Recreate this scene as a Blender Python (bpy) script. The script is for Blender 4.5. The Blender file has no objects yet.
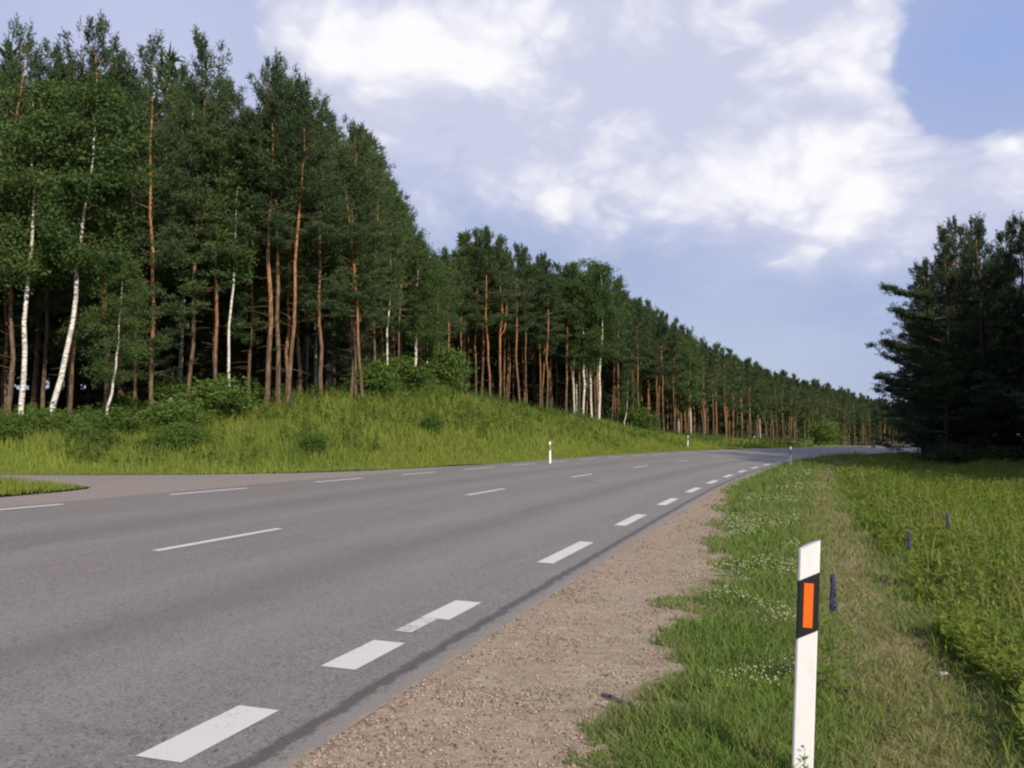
import bpy, math, random
import numpy as np
from mathutils import Vector, Matrix
R = math.radians
random.seed(7); rng = np.random.default_rng(7)
scene = bpy.context.scene
COL = scene.collection

# ------------------------------------------------------------------ camera, sky, sun, exposure
HZ, F = 436.0, 1000.0                      # horizon row and focal length of the photograph in pixels
cam_d = bpy.data.cameras.new('camera'); cam = bpy.data.objects.new('camera', cam_d); COL.objects.link(cam)
cam_d.sensor_width = 36; cam_d.lens = 36 * F / 1024; cam_d.clip_start = 0.05; cam_d.clip_end = 6000
PITCH = math.atan((HZ - 384) / F)
cam.location = (0, 0, 1.5); cam.rotation_euler = (math.pi / 2 + PITCH, 0, 0)
scene.camera = cam
scene.view_settings.view_transform = 'Standard'; scene.view_settings.look = 'None'
scene.view_settings.gamma = 1; scene.view_settings.use_curve_mapping = False
scene.view_settings.exposure = 0.38
SUN_EL = R(31); SH = Vector((-0.438, 0.899, 0))
sd = bpy.data.lights.new('sun', 'SUN'); sd.energy = 4.1; sd.angle = R(0.55); sd.color = (1, 0.90, 0.74)
sun = bpy.data.objects.new('sun', sd); COL.objects.link(sun); sun.location = (20, -40, 60)
sun.rotation_euler = Vector((SH.x * math.cos(SUN_EL), SH.y * math.cos(SUN_EL), -math.sin(SUN_EL))).to_track_quat('-Z', 'Y').to_euler()

def nd(nt, t, **kw):
    n = nt.nodes.new(t)
    for k, v in kw.items():
        if k.startswith('i_'):
            key = k[2:]; key = int(key) if key.isdigit() else key.replace('_', ' ')
            n.inputs[key].default_value = v
        else: setattr(n, k, v)
    return n
def mth(nt, op, a, b=None, c=None, clamp=False):
    n = nt.nodes.new('ShaderNodeMath'); n.operation = op; n.use_clamp = clamp
    for i, v in enumerate((a, b, c)):
        if v is None: continue
        if isinstance(v, (int, float)): n.inputs[i].default_value = v
        else: nt.links.new(v, n.inputs[i])
    return n.outputs[0]
def mixc(nt, fac, a, b):
    n = nt.nodes.new('ShaderNodeMix'); n.data_type = 'RGBA'; n.clamp_factor = True
    for i, v in ((0, fac), (6, a), (7, b)):
        if isinstance(v, (int, float)): n.inputs[i].default_value = v
        elif isinstance(v, tuple): n.inputs[i].default_value = (*v, 1) if len(v) == 3 else v
        else: nt.links.new(v, n.inputs[i])
    return n.outputs[2]
def sstep(nt, v, a, b):
    n = nt.nodes.new('ShaderNodeMapRange'); n.interpolation_type = 'SMOOTHSTEP'
    nt.links.new(v, n.inputs[0]); n.inputs[1].default_value = a; n.inputs[2].default_value = b
    return n.outputs[0]
def noise(nt, vec, scale, detail=4, rough=0.55, dist=0.0):
    n = nd(nt, 'ShaderNodeTexNoise'); n.inputs['Scale'].default_value = scale
    n.inputs['Detail'].default_value = detail; n.inputs['Roughness'].default_value = rough; n.inputs['Distortion'].default_value = dist
    if vec is not None: nt.links.new(vec, n.inputs['Vector'])
    return n.outputs[0]
def vscale(nt, vec, s):
    n = nd(nt, 'ShaderNodeVectorMath', operation='MULTIPLY'); nt.links.new(vec, n.inputs[0]); n.inputs[1].default_value = s
    return n.outputs[0]

w = bpy.data.worlds.new('World'); scene.world = w; w.use_nodes = True
nt = w.node_tree; nt.nodes.clear()
sky = nd(nt, 'ShaderNodeTexSky', sky_type='NISHITA'); sky.sun_disc = False
sky.sun_elevation = SUN_EL; sky.sun_rotation = math.atan2(-SH.x, -SH.y); sky.air_density = 1.0; sky.dust_density = 1.2; sky.ozone_density = 1.5
tc = nd(nt, 'ShaderNodeTexCoord'); gen = tc.outputs['Generated']
sep = nd(nt, 'ShaderNodeSeparateXYZ'); nt.links.new(gen, sep.inputs[0]); dx, dy, dz = sep.outputs
fwd = sstep(nt, dy, 0.1, 0.45)
def blob(px, py, rx, ry):
    u = (px - 512) / 1000; v = (HZ - py) / 1000; n_ = math.sqrt(1 + u * u + v * v)
    a = mth(nt, 'DIVIDE', mth(nt, 'SUBTRACT', dx, u / n_), rx / 1000)
    b = mth(nt, 'DIVIDE', mth(nt, 'SUBTRACT', dz, v / n_), ry / 1000)
    r2 = mth(nt, 'ADD', mth(nt, 'MULTIPLY', a, a), mth(nt, 'MULTIPLY', b, b))
    return mth(nt, 'POWER', 2.718, mth(nt, 'MULTIPLY', r2, -1.0))
def total(items):
    o = None
    for wgt, bl in items:
        t = mth(nt, 'MULTIPLY', bl, wgt); o = t if o is None else mth(nt, 'ADD', o, t)
    return mth(nt, 'MULTIPLY', o, fwd)
cvec = vscale(nt, gen, (1, 1, 1.5))
n1 = noise(nt, cvec, 5.0, 9, 0.55, 0.25)
n2 = noise(nt, cvec, 13.0, 6, 0.55)
n3 = noise(nt, vscale(nt, gen, (1, 1, 2.2)), 3.2, 4, 0.5)
vsm = nd(nt, 'ShaderNodeTexVoronoi', feature='SMOOTH_F1'); vsm.inputs['Scale'].default_value = 11; vsm.inputs['Detail'].default_value = 3; vsm.inputs['Roughness'].default_value = .55
vsm.inputs['Smoothness'].default_value = .5
nz3 = nd(nt, 'ShaderNodeTexNoise'); nz3.inputs['Scale'].default_value = 6; nz3.inputs['Detail'].default_value = 4; nt.links.new(cvec, nz3.inputs['Vector'])
va = nd(nt, 'ShaderNodeVectorMath', operation='ADD'); nt.links.new(cvec, va.inputs[0]); nt.links.new(vscale(nt, nz3.outputs['Color'], (.12, .12, .12)), va.inputs[1]); nt.links.new(va.outputs[0], vsm.inputs['Vector'])
puff = mth(nt, 'SUBTRACT', 0.5, vsm.outputs['Distance'])
shape = total([(0.95, blob(560, 110, 300, 130)), (.35, blob(560, 10, 200, 60)), (0.75, blob(350, 45, 75, 55)), (0.5, blob(470, 40, 80, 45)), (0.5, blob(300, 20, 50, 35)), (0.8, blob(820, 60, 120, 130)),
               (0.85, blob(970, 205, 230, 75)), (-1.3, blob(1015, 35, 80, 58)), (-0.35, blob(620, 340, 420, 55)),
               (-0.25, blob(170, 20, 60, 50)), (0.4, blob(850, 312, 50, 9)), (0.3, blob(960, 72, 14, 8))])
dens = mth(nt, 'ADD', shape, mth(nt, 'MULTIPLY', mth(nt, 'SUBTRACT', n1, 0.5), 0.9))
dens = mth(nt, 'ADD', dens, mth(nt, 'MULTIPLY', puff, 0.55))
soft = mth(nt, 'ADD', .15, mth(nt, 'MULTIPLY', fwd, mth(nt, 'MULTIPLY', sstep(nt, dz, .30, .16), .30)))
cm = nd(nt, 'ShaderNodeMapRange', interpolation_type='SMOOTHSTEP'); nt.links.new(dens, cm.inputs[0]); nt.links.new(mth(nt, 'SUBTRACT', .36, soft), cm.inputs[1]); nt.links.new(mth(nt, 'ADD', .36, soft), cm.inputs[2]); cmask = cm.outputs[0]
thin = mth(nt, 'ADD', 0.72, mth(nt, 'MULTIPLY', sstep(nt, mth(nt, 'ADD', mth(nt, 'MULTIPLY', shape, 0.3), n3), 0.3, 0.8), 0.28))
bright = mth(nt, 'ADD', total([(1.1, blob(390, 50, 130, 60)), (.35, blob(500, 40, 50, 40)), (0.6, blob(650, 185, 150, 42)), (0.6, blob(860, 215, 200, 45)), (0.4, blob(870, 60, 60, 80)),
               (-0.25, blob(650, 100, 130, 45)), (-0.5, blob(560, 275, 420, 40)), (-.3, blob(420, 190, 100, 50))]), mth(nt, 'MULTIPLY', puff, 1.3))
bright = mth(nt, 'ADD', bright, mth(nt, 'MULTIPLY', mth(nt, 'SUBTRACT', n1, 0.5), 2.4))
bfac = sstep(nt, bright, -0.65, 0.6)
skyc = vscale(nt, sky.outputs[0], (1.3, 1.1, 1.05))
lav = (4.6, 4.85, 6.2); whi = (7.6, 7.5, 7.8); grey = (3.1, 3.7, 5.5)
cloud = mixc(nt, bfac, lav, whi)
c1 = mixc(nt, thin, skyc, grey)
c1 = mixc(nt, mth(nt, 'MULTIPLY', fwd, blob(1005, 35, 80, 50)), c1, (2.5, 3.35, 5.9))
c1 = mixc(nt, mth(nt, 'MULTIPLY', mth(nt, 'MULTIPLY', fwd, blob(150, 90, 160, 190)), .75), c1, (4.6, 4.8, 6.5))
c2 = mixc(nt, cmask, c1, cloud)
bg = nd(nt, 'ShaderNodeBackground'); bg.inputs[1].default_value = 0.1
nt.links.new(c2, bg.inputs[0]); wo = nd(nt, 'ShaderNodeOutputWorld'); nt.links.new(bg.outputs[0], wo.inputs[0])

# ------------------------------------------------------------------ helpers
def mesh_np(name, V, faces, attrs=None, vattrs=None, smooth=False):
    """faces: list of (n,k) arrays"""
    me = bpy.data.meshes.new(name)
    V = np.asarray(V, np.float32)
    me.vertices.add(len(V)); me.vertices.foreach_set('co', V.ravel())
    faces = [np.asarray(f, np.int32) for f in faces if len(f)]
    idx = np.concatenate([f.ravel() for f in faces]); tot = np.concatenate([np.full(len(f), f.shape[1], np.int32) for f in faces])
    start = np.concatenate([[0], np.cumsum(tot)[:-1]]).astype(np.int32)
    me.loops.add(len(idx)); me.loops.foreach_set('vertex_index', idx)
    me.polygons.add(len(tot)); me.polygons.foreach_set('loop_start', start)
    try: me.polygons.foreach_set('loop_total', tot)
    except Exception: pass
    if smooth: me.polygons.foreach_set('use_smooth', np.ones(len(tot), bool))
    me.update(calc_edges=True)
    for k, a in (attrs or {}).items():
        at = me.attributes.new(k, 'FLOAT', 'FACE'); at.data.foreach_set('value', np.asarray(a, np.float32))
    for k, a in (vattrs or {}).items():
        at = me.attributes.new(k, 'FLOAT', 'POINT'); at.data.foreach_set('value', np.asarray(a, np.float32))
    return me
def obj(name, me, mat=None, parent=None, loc=(0, 0, 0)):
    o = bpy.data.objects.new(name, me); COL.objects.link(o); o.location = loc
    if mat is not None and me is not None and not me.materials:
        for m in (mat if isinstance(mat, (list, tuple)) else [mat]): me.materials.append(m)
    if parent: o.parent = parent
    return o
def tag(o, label=None, cat=None, group=None, kind=None):
    if label: o['label'] = label
    if cat: o['category'] = cat
    if group: o['group'] = group
    if kind: o['kind'] = kind
    return o
def copy_tree(o, parent=None):
    c = o.copy(); COL.objects.link(c); c.parent = parent
    for ch in CHILD.get(o.name, []): copy_tree(ch, c)
    return c
CHILD = {}
def sm(x): x = np.clip(x, 0, 1); return x * x * (3 - 2 * x)
_perm = np.random.default_rng(3).random((256, 256))
def vn(x, y):
    xi = np.floor(x).astype(int); yi = np.floor(y).astype(int); fx = sm(x - xi); fy = sm(y - yi)
    a = _perm[xi & 255, yi & 255]; b = _perm[(xi + 1) & 255, yi & 255]; c = _perm[xi & 255, (yi + 1) & 255]; d = _perm[(xi + 1) & 255, (yi + 1) & 255]
    return (a * (1 - fx) + b * fx) * (1 - fy) + (c * (1 - fx) + d * fx) * fy
def fbm(x, y): return (vn(x, y) + 0.5 * vn(x * 2.1 + 7, y * 2.1) + 0.25 * vn(x * 4.3, y * 4.3 + 3)) / 1.75

# ------------------------------------------------------------------ the road's right edge line as a curve, s along and d to its left
DS = 0.5
S = np.arange(-60, 420, DS)
heading = np.interp(S, [-60, 18, 30, 45, 58, 200, 420], [14, 16.2, 17.6, 20.0, 22.5, 76, 80])
i0 = int(np.argmin(abs(S)))
hx, hy = np.sin(np.radians(heading)), np.cos(np.radians(heading))
RX = np.concatenate([[0], np.cumsum(hx[:-1] * DS)]); RY = np.concatenate([[0], np.cumsum(hy[:-1] * DS)])
RX += -1.54 - RX[i0]; RY += 5.08 - RY[i0]
def sd_of(x, y):
    x = np.atleast_1d(np.asarray(x, float)); y = np.atleast_1d(np.asarray(y, float))
    so = np.empty(len(x)); do = np.empty(len(x))
    C = RX[::4], RY[::4]
    for a in range(0, len(x), 20000):
        xx = x[a:a + 20000]; yy = y[a:a + 20000]
        j = np.argmin((xx[:, None] - C[0]) ** 2 + (yy[:, None] - C[1]) ** 2, axis=1) * 4
        for _ in range(3):
            t = (xx - RX[j]) * hx[j] + (yy - RY[j]) * hy[j]
            j = np.clip(j + np.round(t / DS * 0.8).astype(int), 0, len(S) - 1)
        t = (xx - RX[j]) * hx[j] + (yy - RY[j]) * hy[j]
        so[a:a + 20000] = S[j] + t
        do[a:a + 20000] = -(xx - RX[j]) * hy[j] + (yy - RY[j]) * hx[j]
    return so, do
def at_sd(s, d):
    x = np.interp(s, S, RX); y = np.interp(s, S, RY); h = np.radians(np.interp(s, S, heading))
    return x - d * np.cos(h), y + d * np.sin(h)
def s_of_Y(Y): return float(np.interp(Y, RY, S))
EDGE = [(-60, 34, 1.5), (-30, 34, 1.5), (-17.7, 36, 1.55), (-15.7, 38, 1.7), (-10.2, 46, 2.9), (-6.1, 60, 4.3), (-1, 82, 3.8), (8.8, 100, 2.1),
        (15.5, 112, 1.3), (24.4, 130, 0.4), (35, 155, -0.1), (57.6, 200, -0.7), (90, 260, -1.2), (150, 330, -1.6)]
EX = np.array([e[0] for e in EDGE]); EY = np.array([e[1] for e in EDGE]); EZ = np.array([e[2] for e in EDGE])
es, ed = sd_of(EX, EY)
ord_ = np.argsort(es); es, ed, ez = es[ord_], ed[ord_], EZ[ord_]
SIDE_OUT = [(-4.6, 33.0), (-6.6, 30.8), (-9, 29.6), (-12, 29.2), (-16, 29.6), (-30, 31.5), (-60, 36), (-60, 31), (-30, 27.5), (-16, 25.4), (-12.0, 24.0), (-10.3, 23.2), (-9.4, 22.4), (-9.1, 21.5), (-9.15, 20.3), (-10.3, 14.0), (-12.0, 6)]
def in_poly(x, y, P):
    c = np.zeros(len(x), bool); n = len(P)
    for i in range(n):
        x1, y1 = P[i]; x2, y2 = P[(i + 1) % n]
        if y1 == y2: continue
        c ^= ((y1 > y) != (y2 > y)) & (x < (x2 - x1) * (y - y1) / (y2 - y1) + x1)
    return c
s_a = s_of_Y(36.2); s_b = -8.0
road_side = [tuple(map(float, at_sd(s, 9.29))) for s in np.linspace(s_b, s_a + 1.2, 24)]
SIDE_POLY = SIDE_OUT + road_side
SP = np.array(SIDE_OUT)
def seg_dist(x, y, P):
    best = np.full(len(x), 1e9)
    for (x1, y1), (x2, y2) in zip(P[:-1], P[1:]):
        vx, vy = x2 - x1, y2 - y1; t = np.clip(((x - x1) * vx + (y - y1) * vy) / (vx * vx + vy * vy), 0, 1)
        best = np.minimum(best, np.hypot(x - x1 - t * vx, y - y1 - t * vy))
    return best
def height(x, y, full=False):
    x = np.atleast_1d(np.asarray(x, float)); y = np.atleast_1d(np.asarray(y, float))
    s, d = sd_of(x, y)
    bump = (fbm(x * 0.9, y * 0.9) - 0.5)
    D = np.interp(s, es, ed); ZC = np.interp(s, es, ez)
    far = -0.012 * np.clip(s - 60, 0, 120)                       # the road dips slightly beyond the bend
    zr = 0.04 * np.clip(d, -1.2, 9.3)
    t = (d - 9.5) / np.maximum(D - 9.5, 1)
    zl = 0.33 + far * 0 + sm(t) * (ZC - 0.33) + np.clip(d - D, 0, 40) * 0.015
    zl += bump * 0.25 * np.clip((d - 10) / 5, 0, 1) + 0.35 * (fbm(x * .16 + 3, y * .16) - .5) * np.clip((d - 12) / 6, 0, 1)
    zright = np.interp(-d, [0, .6, 1.2, 3.0, 4.0, 5.2, 6.8, 8.6, 12, 60], [-.026, -0.026, -0.03, -0.04, -0.07, -0.32, -0.70, -0.62, -0.5, -0.2])
    zright += bump * np.interp(-d, [0.6, 1.0, 2.5, 4, 8], [0.0, .02, 0.06, 0.12, 0.3])
    z = np.where(d > 9.35, zl, np.where(d >= -0.6, zr - np.where(d < .25, .010, .05), zright))
    ins = in_poly(x, y, SIDE_POLY)
    sdist = seg_dist(x, y, SIDE_OUT)
    z = np.where(ins, 0.30, np.where((d > 9.35) & (sdist < 2.5), 0.345 + (z - 0.345) * sm(sdist / 2.5), z))
    # the grassy spit between the side road and the main road
    if full: return z, s, d, ins, sdist
    return z
def hz(x, y): return float(height([x], [y])[0])
def px2x(px, Y): return (px - 512) / F * Y

# ------------------------------------------------------------------ materials
def new_mat(name):
    m = bpy.data.materials.new(name); m.use_nodes = True; n = m.node_tree; n.nodes.clear()
    out = nd(n, 'ShaderNodeOutputMaterial'); return m, n, out
def principled(n, out, rough=0.8, spec=0.3):
    p = nd(n, 'ShaderNodeBsdfPrincipled'); p.inputs['Roughness'].default_value = rough
    p.inputs['Specular IOR Level'].default_value = spec; n.links.new(p.outputs[0], out.inputs[0]); return p
def plain(name, col, rough=0.6, spec=0.4, var=0.12, scale=8):
    m, n, out = new_mat(name); p = principled(n, out, rough, spec)
    t = nd(n, 'ShaderNodeTexCoord'); f = noise(n, t.outputs['Object'], scale, 5)
    c = mixc(n, f, tuple(c_ * (1 - var) for c_ in col), tuple(min(1, c_ * (1 + var)) for c_ in col))
    n.links.new(c, p.inputs['Base Color']); return m
def leafy(name, c_dark, c_light, transl=0.3, c_third=None, rough=0.7):
    m, n, out = new_mat(name)
    a = nd(n, 'ShaderNodeAttribute', attribute_name='tint'); oi = nd(n, 'ShaderNodeObjectInfo')
    geo = nd(n, 'ShaderNodeNewGeometry')
    f = mth(n, 'ADD', mth(n, 'MULTIPLY', a.outputs['Fac'], 0.7), mth(n, 'MULTIPLY', oi.outputs['Random'], 0.3))
    c = mixc(n, f, c_dark, c_light)
    if c_third:
        nn = noise(n, geo.outputs['Position'], 0.5, 6, 0.65)
        c = mixc(n, sstep(n, nn, 0.42, 0.62), c, c_third)
    d = nd(n, 'ShaderNodeBsdfPrincipled'); d.inputs['Roughness'].default_value = rough; d.inputs['Specular IOR Level'].default_value = 0.2
    n.links.new(c, d.inputs['Base Color'])
    tr = nd(n, 'ShaderNodeBsdfTranslucent'); n.links.new(c, tr.inputs[0])
    mx = nd(n, 'ShaderNodeMixShader'); mx.inputs[0].default_value = transl
    n.links.new(d.outputs[0], mx.inputs[1]); n.links.new(tr.outputs[0], mx.inputs[2]); n.links.new(mx.outputs[0], out.inputs[0])
    return m
M = {}
M['needles'] = leafy('pine_needles', (0.02, 0.045, 0.022), (0.10, 0.145, 0.05), 0.26)
M['needles_shade'] = leafy('shaded_pine_needles', (0.018, 0.038, 0.02), (0.075, 0.105, 0.045), 0.25)  # needle colour darkened to paint in the shade these pines stand in
M['birch_leaf'] = leafy('birch_leaves', (0.038, 0.08, 0.022), (0.115, 0.175, 0.045), 0.38)
M['shrub_leaf'] = leafy('shrub_leaves', (0.045, 0.095, 0.02), (0.14, 0.21, 0.04), 0.4)
M['verge'] = leafy('verge_grass', (0.07, 0.13, 0.022), (0.20, 0.28, 0.06), 0.4, (0.17, 0.205, 0.06))
M['dry'] = leafy('dry_grass', (0.16, 0.14, 0.055), (0.30, 0.25, 0.12), 0.25)
M['weed'] = leafy('weeds', (0.075, 0.135, 0.02), (0.27, 0.34, 0.05), 0.45, (0.19, 0.235, 0.04))
M['bank'] = leafy('bank_grass', (0.085, 0.155, 0.024), (0.30, 0.345, 0.06), 0.45, (0.225, 0.255, 0.05))
M['clover'] = plain('clover_flowers', (0.33, 0.36, 0.21), 0.9, 0.1, 0.2)
m, n, out = new_mat('white_plastic'); p = principled(n, out, .5, .35); t = nd(n, 'ShaderNodeTexCoord'); o_ = t.outputs['Object']
se = nd(n, 'ShaderNodeSeparateXYZ'); n.links.new(o_, se.inputs[0])
g1 = noise(n, vscale(n, o_, (1, 1, .25)), 28, 5, .7); g2 = noise(n, o_, 60, 4, .75)
base_ = mixc(n, sstep(n, g1, .45, .8), (.69, .68, .69), (.58, .57, .56))
dirt = mth(n, 'MULTIPLY', sstep(n, mth(n, 'ADD', g2, mth(n, 'MULTIPLY', se.outputs[2], -.35)), .52, .78), .3)
n.links.new(mixc(n, dirt, base_, (.36, .32, .26)), p.inputs['Base Color']); M['white'] = m
M['black'] = plain('black_foil', (0.012, 0.012, 0.016), 0.4, 0.4)
M['orange'] = plain('orange_reflector', (0.72, 0.125, 0.006), 0.35, 0.5, 0.05)
M['silver'] = plain('clear_reflector', (0.35, 0.36, 0.38), 0.3, 0.6)
M['shade_leaf'] = leafy('shaded_shrub_leaves', (0.014, 0.03, 0.012), (0.05, 0.08, 0.02), 0.2)  # darker copy of the shrub leaves, shade under the pines put into colour
M['purple'] = plain('lupin_petals', (0.055, 0.05, 0.12), 0.8, 0.2, 0.3, 40)
M['paper'] = plain('white_paper', (0.75, 0.75, 0.75), 0.8, 0.2)
M['stem'] = plain('green_stem', (0.09, 0.13, 0.03), 0.8, 0.2)
M['deadwood'] = plain('dead_wood', (0.20, 0.13, 0.085), 0.9, 0.1, 0.4)
M['limb'] = plain('limb_bark', (0.11, 0.075, 0.05), 0.9, 0.1, 0.3)
M['paint'] = None
def bark(name, low, mid, top, z1, z2, white=False):
    m, n, out = new_mat(name); p = principled(n, out, 0.9, 0.15)
    t = nd(n, 'ShaderNodeTexCoord'); o = t.outputs['Object']; se = nd(n, 'ShaderNodeSeparateXYZ'); n.links.new(o, se.inputs[0])
    oi = nd(n, 'ShaderNodeObjectInfo')
    if not white:
        nz = noise(n, vscale(n, o, (9, 9, 2.0)), 1.4, 6, 0.65)
        hh = mth(n, 'ADD', se.outputs[2], mth(n, 'MULTIPLY', mth(n, 'SUBTRACT', mth(n, 'ADD', noise(n, o, .9, 3), oi.outputs['Random']), 1.0), 5.0))
        c = mixc(n, sstep(n, hh, z1, z2), low, mid); c = mixc(n, sstep(n, hh, z2, z2 + 3), c, top)
        dark = mixc(n, sstep(n, nz, 0.40, 0.62), (0.35, 0.33, 0.33), (1.15, 1.1, 1.05))
        mm = nd(n, 'ShaderNodeMix', data_type='RGBA', blend_type='MULTIPLY'); mm.inputs[0].default_value = 0.85
        n.links.new(c, mm.inputs[6]); n.links.new(dark, mm.inputs[7]); c = mm.outputs[2]
    else:
        nz = noise(n, vscale(n, o, (2.5, 2.5, 9)), 1.6, 5, 0.7)
        nb = noise(n, vscale(n, o, (5, 5, 2)), 1.2, 3, 0.6)
        c = mixc(n, sstep(n, nz, 0.50, 0.60), top, (0.045, 0.038, 0.035))
        c = mixc(n, sstep(n, nb, 0.45, 0.65), c, mid)
        hh = mth(n, 'ADD', se.outputs[2], mth(n, 'MULTIPLY', nb, 1.5)); c = mixc(n, sstep(n, hh, 0.7, 1.7), low, c)
    n.links.new(c, p.inputs['Base Color'])
    b = nd(n, 'ShaderNodeBump'); b.inputs['Strength'].default_value = 0.6; b.inputs['Distance'].default_value = 0.03
    n.links.new(nz, b.inputs['Height']); n.links.new(b.outputs[0], p.inputs['Normal'])
    return m
M['pine_bark'] = bark('pine_bark', (0.16, 0.115, 0.08), (0.30, 0.165, 0.09), (0.40, 0.195, 0.095), 2.5, 5.5)
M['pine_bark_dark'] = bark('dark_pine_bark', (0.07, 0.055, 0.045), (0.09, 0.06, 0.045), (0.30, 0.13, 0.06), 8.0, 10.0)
M['birch_bark'] = bark('birch_bark', (0.16, 0.13, 0.10), (0.42, 0.38, 0.32), (0.68, 0.66, 0.60), 0, 1, True)

# asphalt
def asphalt(name, base, patched=True):
    m, n, out = new_mat(name); p = principled(n, out, 0.68, 0.4)
    geo = nd(n, 'ShaderNodeNewGeometry'); P = geo.outputs['Position']
    fine = noise(n, P, 55, 5, 0.8); mid = noise(n, P, 7, 5, 0.7); big = noise(n, P, 0.35, 4)
    vor = nd(n, 'ShaderNodeTexVoronoi'); vor.inputs['Scale'].default_value = 75; n.links.new(P, vor.inputs['Vector'])
    c = mixc(n, sstep(n, fine, 0.25, 0.8), tuple(v * .68 for v in base), tuple(v * 1.35 for v in base))
    c = mixc(n, mth(n, 'MULTIPLY', sstep(n, mid, 0.35, 0.7), 0.35), c, tuple(v * 1.3 for v in base))
    c = mixc(n, mth(n, 'MULTIPLY', sstep(n, big, 0.35, 0.7), 0.4), c, (base[0] * 1.25, base[1] * 1.12, base[2] * 1.1))
    sepc = nd(n, 'ShaderNodeSeparateColor'); n.links.new(vor.outputs['Color'], sepc.inputs[0])
    c = mixc(n, sstep(n, sepc.outputs[0], 0.87, 0.95), c, (0.26, 0.24, 0.22))
    c = mixc(n, sstep(n, sepc.outputs[1], 0.84, 0.93), c, (0.075, 0.07, 0.068))
    # fine cracks
    wv = nd(n, 'ShaderNodeVectorMath', operation='ADD'); nc = nd(n, 'ShaderNodeTexNoise'); nc.inputs['Scale'].default_value = 1.3; nc.inputs['Detail'].default_value = 5
    n.links.new(P, nc.inputs['Vector']); sc = vscale(n, nc.outputs['Color'], (1.2, 1.2, 0)); n.links.new(P, wv.inputs[0]); n.links.new(sc, wv.inputs[1])
    v2 = nd(n, 'ShaderNodeTexVoronoi', feature='DISTANCE_TO_EDGE'); v2.inputs['Scale'].default_value = 0.28; n.links.new(wv.outputs[0], v2.inputs['Vector'])
    cr = mth(n, 'SUBTRACT', 1.0, sstep(n, v2.outputs[0], 0.001, 0.006))
    cr = mth(n, 'MULTIPLY', cr, sstep(n, noise(n, P, 0.5, 2), 0.5, 0.58))
    c = mixc(n, mth(n, 'MULTIPLY', cr, 0.18), c, (0.035, 0.033, 0.033))
    if patched:
        a = nd(n, 'ShaderNodeAttribute', attribute_name='lat'); d = a.outputs['Fac']
        dn = mth(n, 'ADD', d, mth(n, 'MULTIPLY', mth(n, 'SUBTRACT', noise(n, P, 1.5, 4), 0.5), 0.35))
        def band(x0, wd): return mth(n, 'POWER', 2.718, mth(n, 'MULTIPLY', mth(n, 'POWER', mth(n, 'ABSOLUTE', mth(n, 'DIVIDE', mth(n, 'SUBTRACT', dn, x0), wd)), 2.0), -1.0))
        lon = nd(n, 'ShaderNodeAttribute', attribute_name='lon').outputs['Fac']
        cv = nd(n, 'ShaderNodeCombineXYZ'); n.links.new(mth(n, 'MULTIPLY', d, 4.0), cv.inputs[0]); n.links.new(mth(n, 'MULTIPLY', lon, .22), cv.inputs[1])
        st = noise(n, cv.outputs[0], 1.0, 6, .65)
        c = mixc(n, mth(n, 'MULTIPLY', sstep(n, st, .52, .75), .45), c, tuple(v * .62 for v in base)); c = mixc(n, mth(n, 'MULTIPLY', sstep(n, st, .48, .25), .4), c, tuple(v * 1.45 for v in base))
        cv2 = nd(n, 'ShaderNodeCombineXYZ'); n.links.new(d, cv2.inputs[0]); n.links.new(mth(n, 'MULTIPLY', lon, .12), cv2.inputs[1])
        bl = noise(n, cv2.outputs[0], 2.2, 3, .5); c = mixc(n, mth(n, 'MULTIPLY', sstep(n, bl, .64, .74), .22), c, (0.06, 0.056, 0.055))
        tr = None
        for x0 in (1.05, 2.9, 5.2, 7.1):
            bnd = band(x0, 0.35); tr = bnd if tr is None else mth(n, 'ADD', tr, bnd)
        c = mixc(n, mth(n, 'MULTIPLY', tr, 0.22), c, tuple(v * 1.45 for v in base))
        c = mixc(n, mth(n, 'MULTIPLY', band(1.95, 0.3), 0.4), c, tuple(v * .6 for v in base))
        c = mixc(n, mth(n, 'MULTIPLY', band(6.2, 0.4), 0.3), c, tuple(v * .65 for v in base))
        edge = sstep(n, dn, -0.42, -0.30)
        ed2 = mth(n, 'SUBTRACT', sstep(n, mth(n, 'ADD', d, mth(n, 'MULTIPLY', mth(n, 'SUBTRACT', noise(n, P, 4, 4), 0.5), 0.14)), -0.47, -0.43), sstep(n, mth(n, 'ADD', d, mth(n, 'MULTIPLY', mth(n, 'SUBTRACT', noise(n, P, 4, 4), 0.5), 0.12)), -0.38, -0.33))
        c = mixc(n, mth(n, 'MULTIPLY', ed2, 0.7), c, (0.045, 0.042, 0.042))
        far = sstep(n, mth(n, 'ADD', d, mth(n, 'MULTIPLY', mth(n, 'SUBTRACT', noise(n, P, 6, 5, .7), 0.5), 0.34)), -0.53, -0.47)
        c = mixc(n, far, mixc(n, sstep(n, mth(n, 'ADD', d, mth(n, 'MULTIPLY', mth(n, 'SUBTRACT', noise(n, P, 9, 5, .7), 0.5), 0.2)), -.60, -.57), mixc(n, fine, (0.22, 0.165, 0.12), (0.36, 0.29, 0.22)), mixc(n, fine, (0.15, 0.135, 0.12), (0.27, 0.245, 0.22))), c)
    n.links.new(c, p.inputs['Base Color'])
    b = nd(n, 'ShaderNodeBump'); b.inputs['Strength'].default_value = 0.5; b.inputs['Distance'].default_value = 0.006
    n.links.new(fine, b.inputs['Height']); n.links.new(b.outputs[0], p.inputs['Normal'])
    return m
M['asphalt'] = asphalt('asphalt', (0.178, 0.162, 0.152))
M['asphalt2'] = asphalt('side_asphalt', (0.26, 0.222, 0.195), False)
m, n, out = new_mat('road_paint'); p = principled(n, out, 0.7, 0.3)
geo = nd(n, 'ShaderNodeNewGeometry'); P = geo.outputs['Position']
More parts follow.
